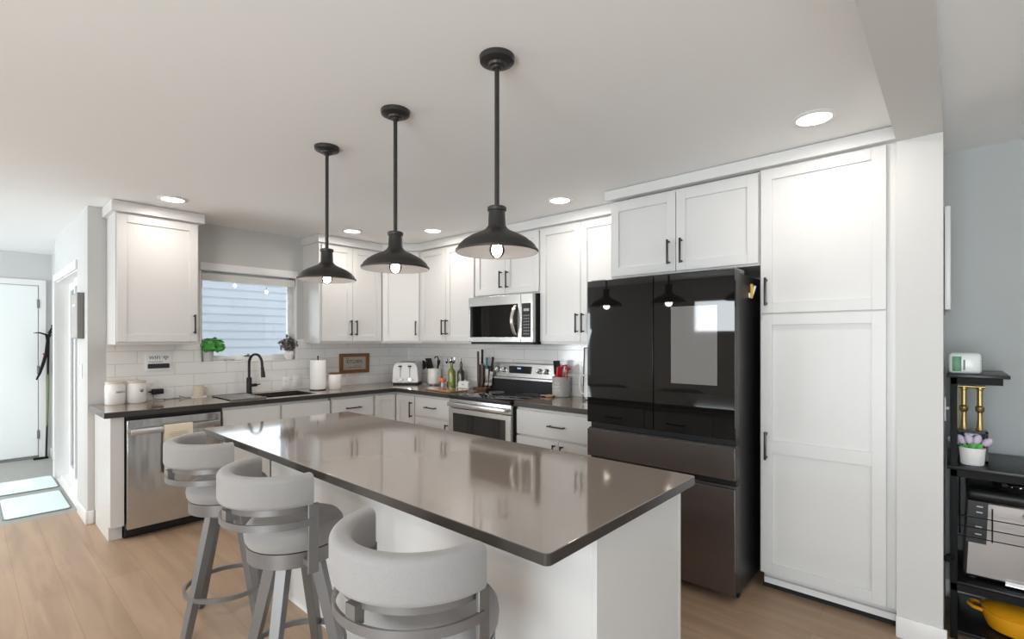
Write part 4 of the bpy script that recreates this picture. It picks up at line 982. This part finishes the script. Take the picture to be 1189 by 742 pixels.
# ------------------------------------------------------------------ dining side: storage rack and what stands on it
XA, XB, YA, YB = 4.926, 5.720, -.50, -.03
rk = thing('storage_rack', 'black storage rack with wire guards standing against the dining room wall', 'rack', (0, 0, 0), 0)
for (px, py, pz) in ((XA, YA, 1.236), (XA, YB-.026, 1.236), (XB-.026, YA, 1.236), (XB-.026, YB-.026, 1.236)):
    MB().box(px, px+.026, py, py+.026, 0, pz, .002).build('post', 'rack_black', rk)
for name, x1, z, th in (('top_shelf', 5.128, 1.236, .016), ('work_shelf', XB+.01, .803, .017), ('lower_shelf', XB, .262, .014), ('bottom_shelf', XB, .030, .014)):
    y0 = YA-(.012 if z > .5 else -.003)
    MB().box(XA-.012 if z > .5 else XA+.004, x1, y0, YB, z, z+th, .002).build(name, 'rack_top', rk)
for x1, y0, z0 in ((5.105, YA, 1.205), (XB, YA, .770), (XB, YA, .232), (XB, YB-.02, .770)): MB().box(XA, x1, y0, y0+.018, z0, z0+.032).build('shelf_rail', 'rack_black', rk)
b = MB()
for z in (.493, .540, .588): b.cyl((XA+.026, YA+.013, z), (XB-.026, YA+.013, z), .0026, 8)
for x in (5.070, 5.235, 5.40, 5.56): b.cyl((x, YA+.013, .485), (x, YA+.013, .640), .0026, 8)
b.build('front_wire_guard', 'rack_black', rk)
b = MB()
for z in (.50, .545, .59, .625, .66, .70, .73): b.cyl((XA+.034, YA+.02, z), (XA+.034, YB-.03, z), .003, 8)
b.build('side_wire_grid', 'rack_black', rk)
hk = MB().cyl((XA, YA-.002, .385), (XA-.012, YA-.040, .385), .016, 14).build('side_hook', 'rack_black', rk)
pk = thing('paper_pack', 'white plastic-wrapped pack with green print on the top shelf of the rack', 'pack', (4.978, -.395, 1.2525), 0)
MB().box(-.058, .058, -.075, .075, 0, .098, .016, 3).build('wrapper', 'wrap_white', pk)
MB().box(-.045, -.012, -.0765, -.0745, .012, .082, .001).build('green_print', 'wrap_green', pk)
MB().box(-.006, .001, -.0765, -.0745, .018, .066).build('dark_print', 'grey_box', pk)
b = MB()
for i in range(5): b.sphere((.0585, -.03+.012*(i % 3), .02+.014*i), .004, 8)
b.build('dots', 'wrap_green', pk)
# brass twin column ornament
br = thing('brass_ornament', 'brass twin-column ornament on a dark blue box on the rack', 'ornament', (5.004, -.300, .8205), 0)
MB().box(-.058, .058, -.045, .045, 0, .150, .004).build('box', 'navy', br)
b = MB()
for a, c_ in ((-.058, -.048), (.048, .058)): b.box(a, c_, -.048, -.044, 0, .150)
b.box(-.058, .058, -.048, -.044, .140, .150).box(-.058, .058, -.048, -.044, 0, .010); b.build('box_edges', 'black_metal', br)
for sx in (-.028, .030):
    MB().lathe([(0, .150), (.016, .150), (.013, .160), (.010, .20), (.010, .235), (.017, .243), (.018, .262), (.011, .270), (.011, .345), (.015, .350), (.015, .358), (0, .358)], 20, (sx, 0, 0)).build('column', 'brass', br)
b = MB().cyl((-.052, 0, .362), (.050, 0, .362), .0075, 12).cyl((-.052, 0, .15), (-.052, 0, .362), .005, 10); b.build('crossbar', 'brass', br)
fp = thing('tulip_planter', 'oval white planter of pale lilac tulips on the rack', 'plant', (5.004, -.425, .8205), 0)
MB().lathe([(0, 0), (.036, 0), (.040, .004), (.046, .082), (.042, .082), (.038, .070), (0, .070)], 36).xf(Matrix.Diagonal((1.05, .8, 1, 1))).build('planter', 'ceramic_white', fp)
b = MB()
for k, (lx, ly) in enumerate(((-.02, 0), (-.008, .01), (.004, -.008), (.014, .006), (.022, -.004), (.0, .0))):
    b.sweep([(lx, ly, .068), (lx*1.3, ly-.004, .092), (lx*1.7+.004, ly-.010, .116)], [(-.006, -.001), (.006, -.001), (.006, .001), (-.006, .001)], up=(0, 1, 0), scale=[1, 1.1, .2])
b.build('leaves', 'leaf_green', fp)
for (tx, ty, tz, lean) in ((-.030, -.010, .112, -.5), (-.010, -.018, .116, -.15), (.012, -.006, .116, .3), (.040, -.010, .112, .7), (-.052, .004, .106, -.9)):
    fl_ = MB().lathe([(0, -.004), (.010, .0), (.0165, .012), (.0165, .024), (.011, .036), (.004, .042), (0, .042)], 14); fl_.xf(Matrix.Translation((tx, ty, tz-.012)) @ Matrix.Rotation(lean, 4, 'Y')); o = fl_.build('tulip', 'tulip', fp)
    MB().tube([(tx*.4, ty*.4, .068), (tx*.8, ty*.8, .09), (tx, ty, tz-.014)], .0022, 6).build('flower_stem', 'leaf_green', o)
# stainless countertop oven on the lower shelf
ov = thing('countertop_cooker', 'stainless steel countertop cooker with black control panel on the rack', 'cooker', (5.175, -.26, .2765), 0)
b = MB(); bt = [(-.203, -.165), (.203, -.165), (.203, .165), (-.203, .165)]
lo = [b.b.verts.new((x, y, .012)) for x, y in bt]; hi = [b.b.verts.new((x*.925, y*.93, .375)) for x, y in bt]
b.b.faces.new(lo[::-1]); b.b.faces.new(hi)
for i in range(4): b.b.faces.new((lo[i], lo[(i+1) % 4], hi[(i+1) % 4], hi[i]))
b.build('body', 'cooker_steel', ov, bevel=.012)
sk_ = Matrix(((1, .0, .041, 0), (0, 1, .033, 0), (0, 0, 1, 0), (0, 0, 0, 1)))
MB().box(-.200, -.130, -.170, -.160, .175, .372).xf(sk_).build('control_panel', 'black_plastic', ov)
b = MB()
for z in (.345, .318, .250, .215): b.box(-.170, -.148, -.1712, -.1695, z, z+.006)
b.xf(sk_).build('buttons', 'ceramic_gray', ov)
MB().box(-.192, .192, -.158, .158, .375, .425, .02, 3).build('lid', 'black_plastic', ov)
b = MB().box(.0, .12, -.182, -.163, .060, .245, .008); b.xf(sk_).build('front_bracket', 'chrome', ov)
b = MB()
for i in range(5): b.box(.018+i*.02, .026+i*.02, -.1845, -.181, .075, .125)
b.xf(sk_).build('bracket_slots', 'ink', ov)
MB().tube([(.0, -.172, .335), (.04, -.195, .33), (.12, -.195, .33), (.16, -.172, .335)], .007, 10).build('handle', 'chrome', ov)
MB().sweep([(-.06, -.175, .022), (.20, -.175, .022)], [(-.008, -.010), (.008, -.010), (.008, .010), (-.008, .010)]).build('foot_bar', 'chrome', ov)
for sx in (-1, 1):
    for sy in (-1, 1): MB().cyl((sx*.17, sy*.13, 0), (sx*.17, sy*.13, .014), .014, 12).build('foot', 'rubber', ov)
pn = thing('skillet', 'black skillet with bright rivets resting on top of the countertop cooker', 'pan', (5.185, -.300, .702), 0)
MB().lathe([(0, 0), (.095, 0), (.120, .038), (.124, .040), (.124, .043), (.118, .042), (.093, .005), (0, .004)], 40).build('pan', 'black_metal', pn)
MB().tube([(-.05, -.11, .030), (-.07, -.145, .045), (-.075, -.16, .050)], .009, 10).build('handle', 'black_plastic', pn)
b = MB()
for x in (-.05, -.02): b.sphere((x, -.118, .036), .007, 10)
b.build('glints', 'chrome', pn)  # chrome beads stand in for the highlights on the pan
do = thing('casserole', 'yellow enamelled casserole with lid on the bottom of the rack', 'pot', (5.160, -.330, .0445), 0)
MB().lathe([(0, 0), (.085, 0), (.105, .010), (.122, .055), (.124, .088), (.120, .090), (0, .088)], 48).build('pot', 'yellow_enamel', do)
MB().lathe([(0, .0905), (.124, .0905), (.126, .096), (.105, .112), (.060, .126), (0, .131)], 48).build('lid', 'yellow_enamel', do)
MB().lathe([(0, .128), (.012, .130), (.012, .140), (.026, .148), (.027, .156), (.020, .162), (0, .163)], 24).build('lid_knob', 'black_plastic', do, label='dark knob on a steel collar')
for s in (-1, 1): MB().tube([(s*.118, -.045, .078), (s*.150, -.040, .082), (s*.166, -.018, .084), (s*.166, .018, .084), (s*.150, .040, .082), (s*.118, .045, .078)], .009, 12).build('loop_handle', 'yellow_enamel', do)
tr = thing('black_tray', 'flat black lidded pan lying behind the yellow casserole', 'pan', (5.26, -.118, .0445), 0)
MB().box(-.20, .20, -.070, .070, 0, .10, .012, 3).build('pan', 'black_metal', tr); MB().box(-.20, .20, -.077, .077, .10, .112, .004).build('lid', 'chrome', tr)
pc = thing('wall_panel', 'white slim wall panel hung on the side of the wall stub above the rack', 'picture', (4.9035, -.30, 1.81), L90)
MB().box(-.15, .15, -.024, -.002, -.25, .25, .004).build('panel', 'white_plastic', pc)
MB().box(-.12, .12, -.0015, 0.0, -.27, .22).build('back_mount', 'grey_box', pc)
lw = thing('wall_switch', 'white light switch on the side of the wall stub beside the rack', 'switch', (4.9035, -.35, 1.07), L90)
MB().box(-.036, .036, -.006, 0, -.058, .058, .002).build('cover_plate', 'white_plastic', lw)
MB().box(-.005, .005, -.018, -.006, -.004, .010, .002).build('toggle', 'white_plastic', lw)
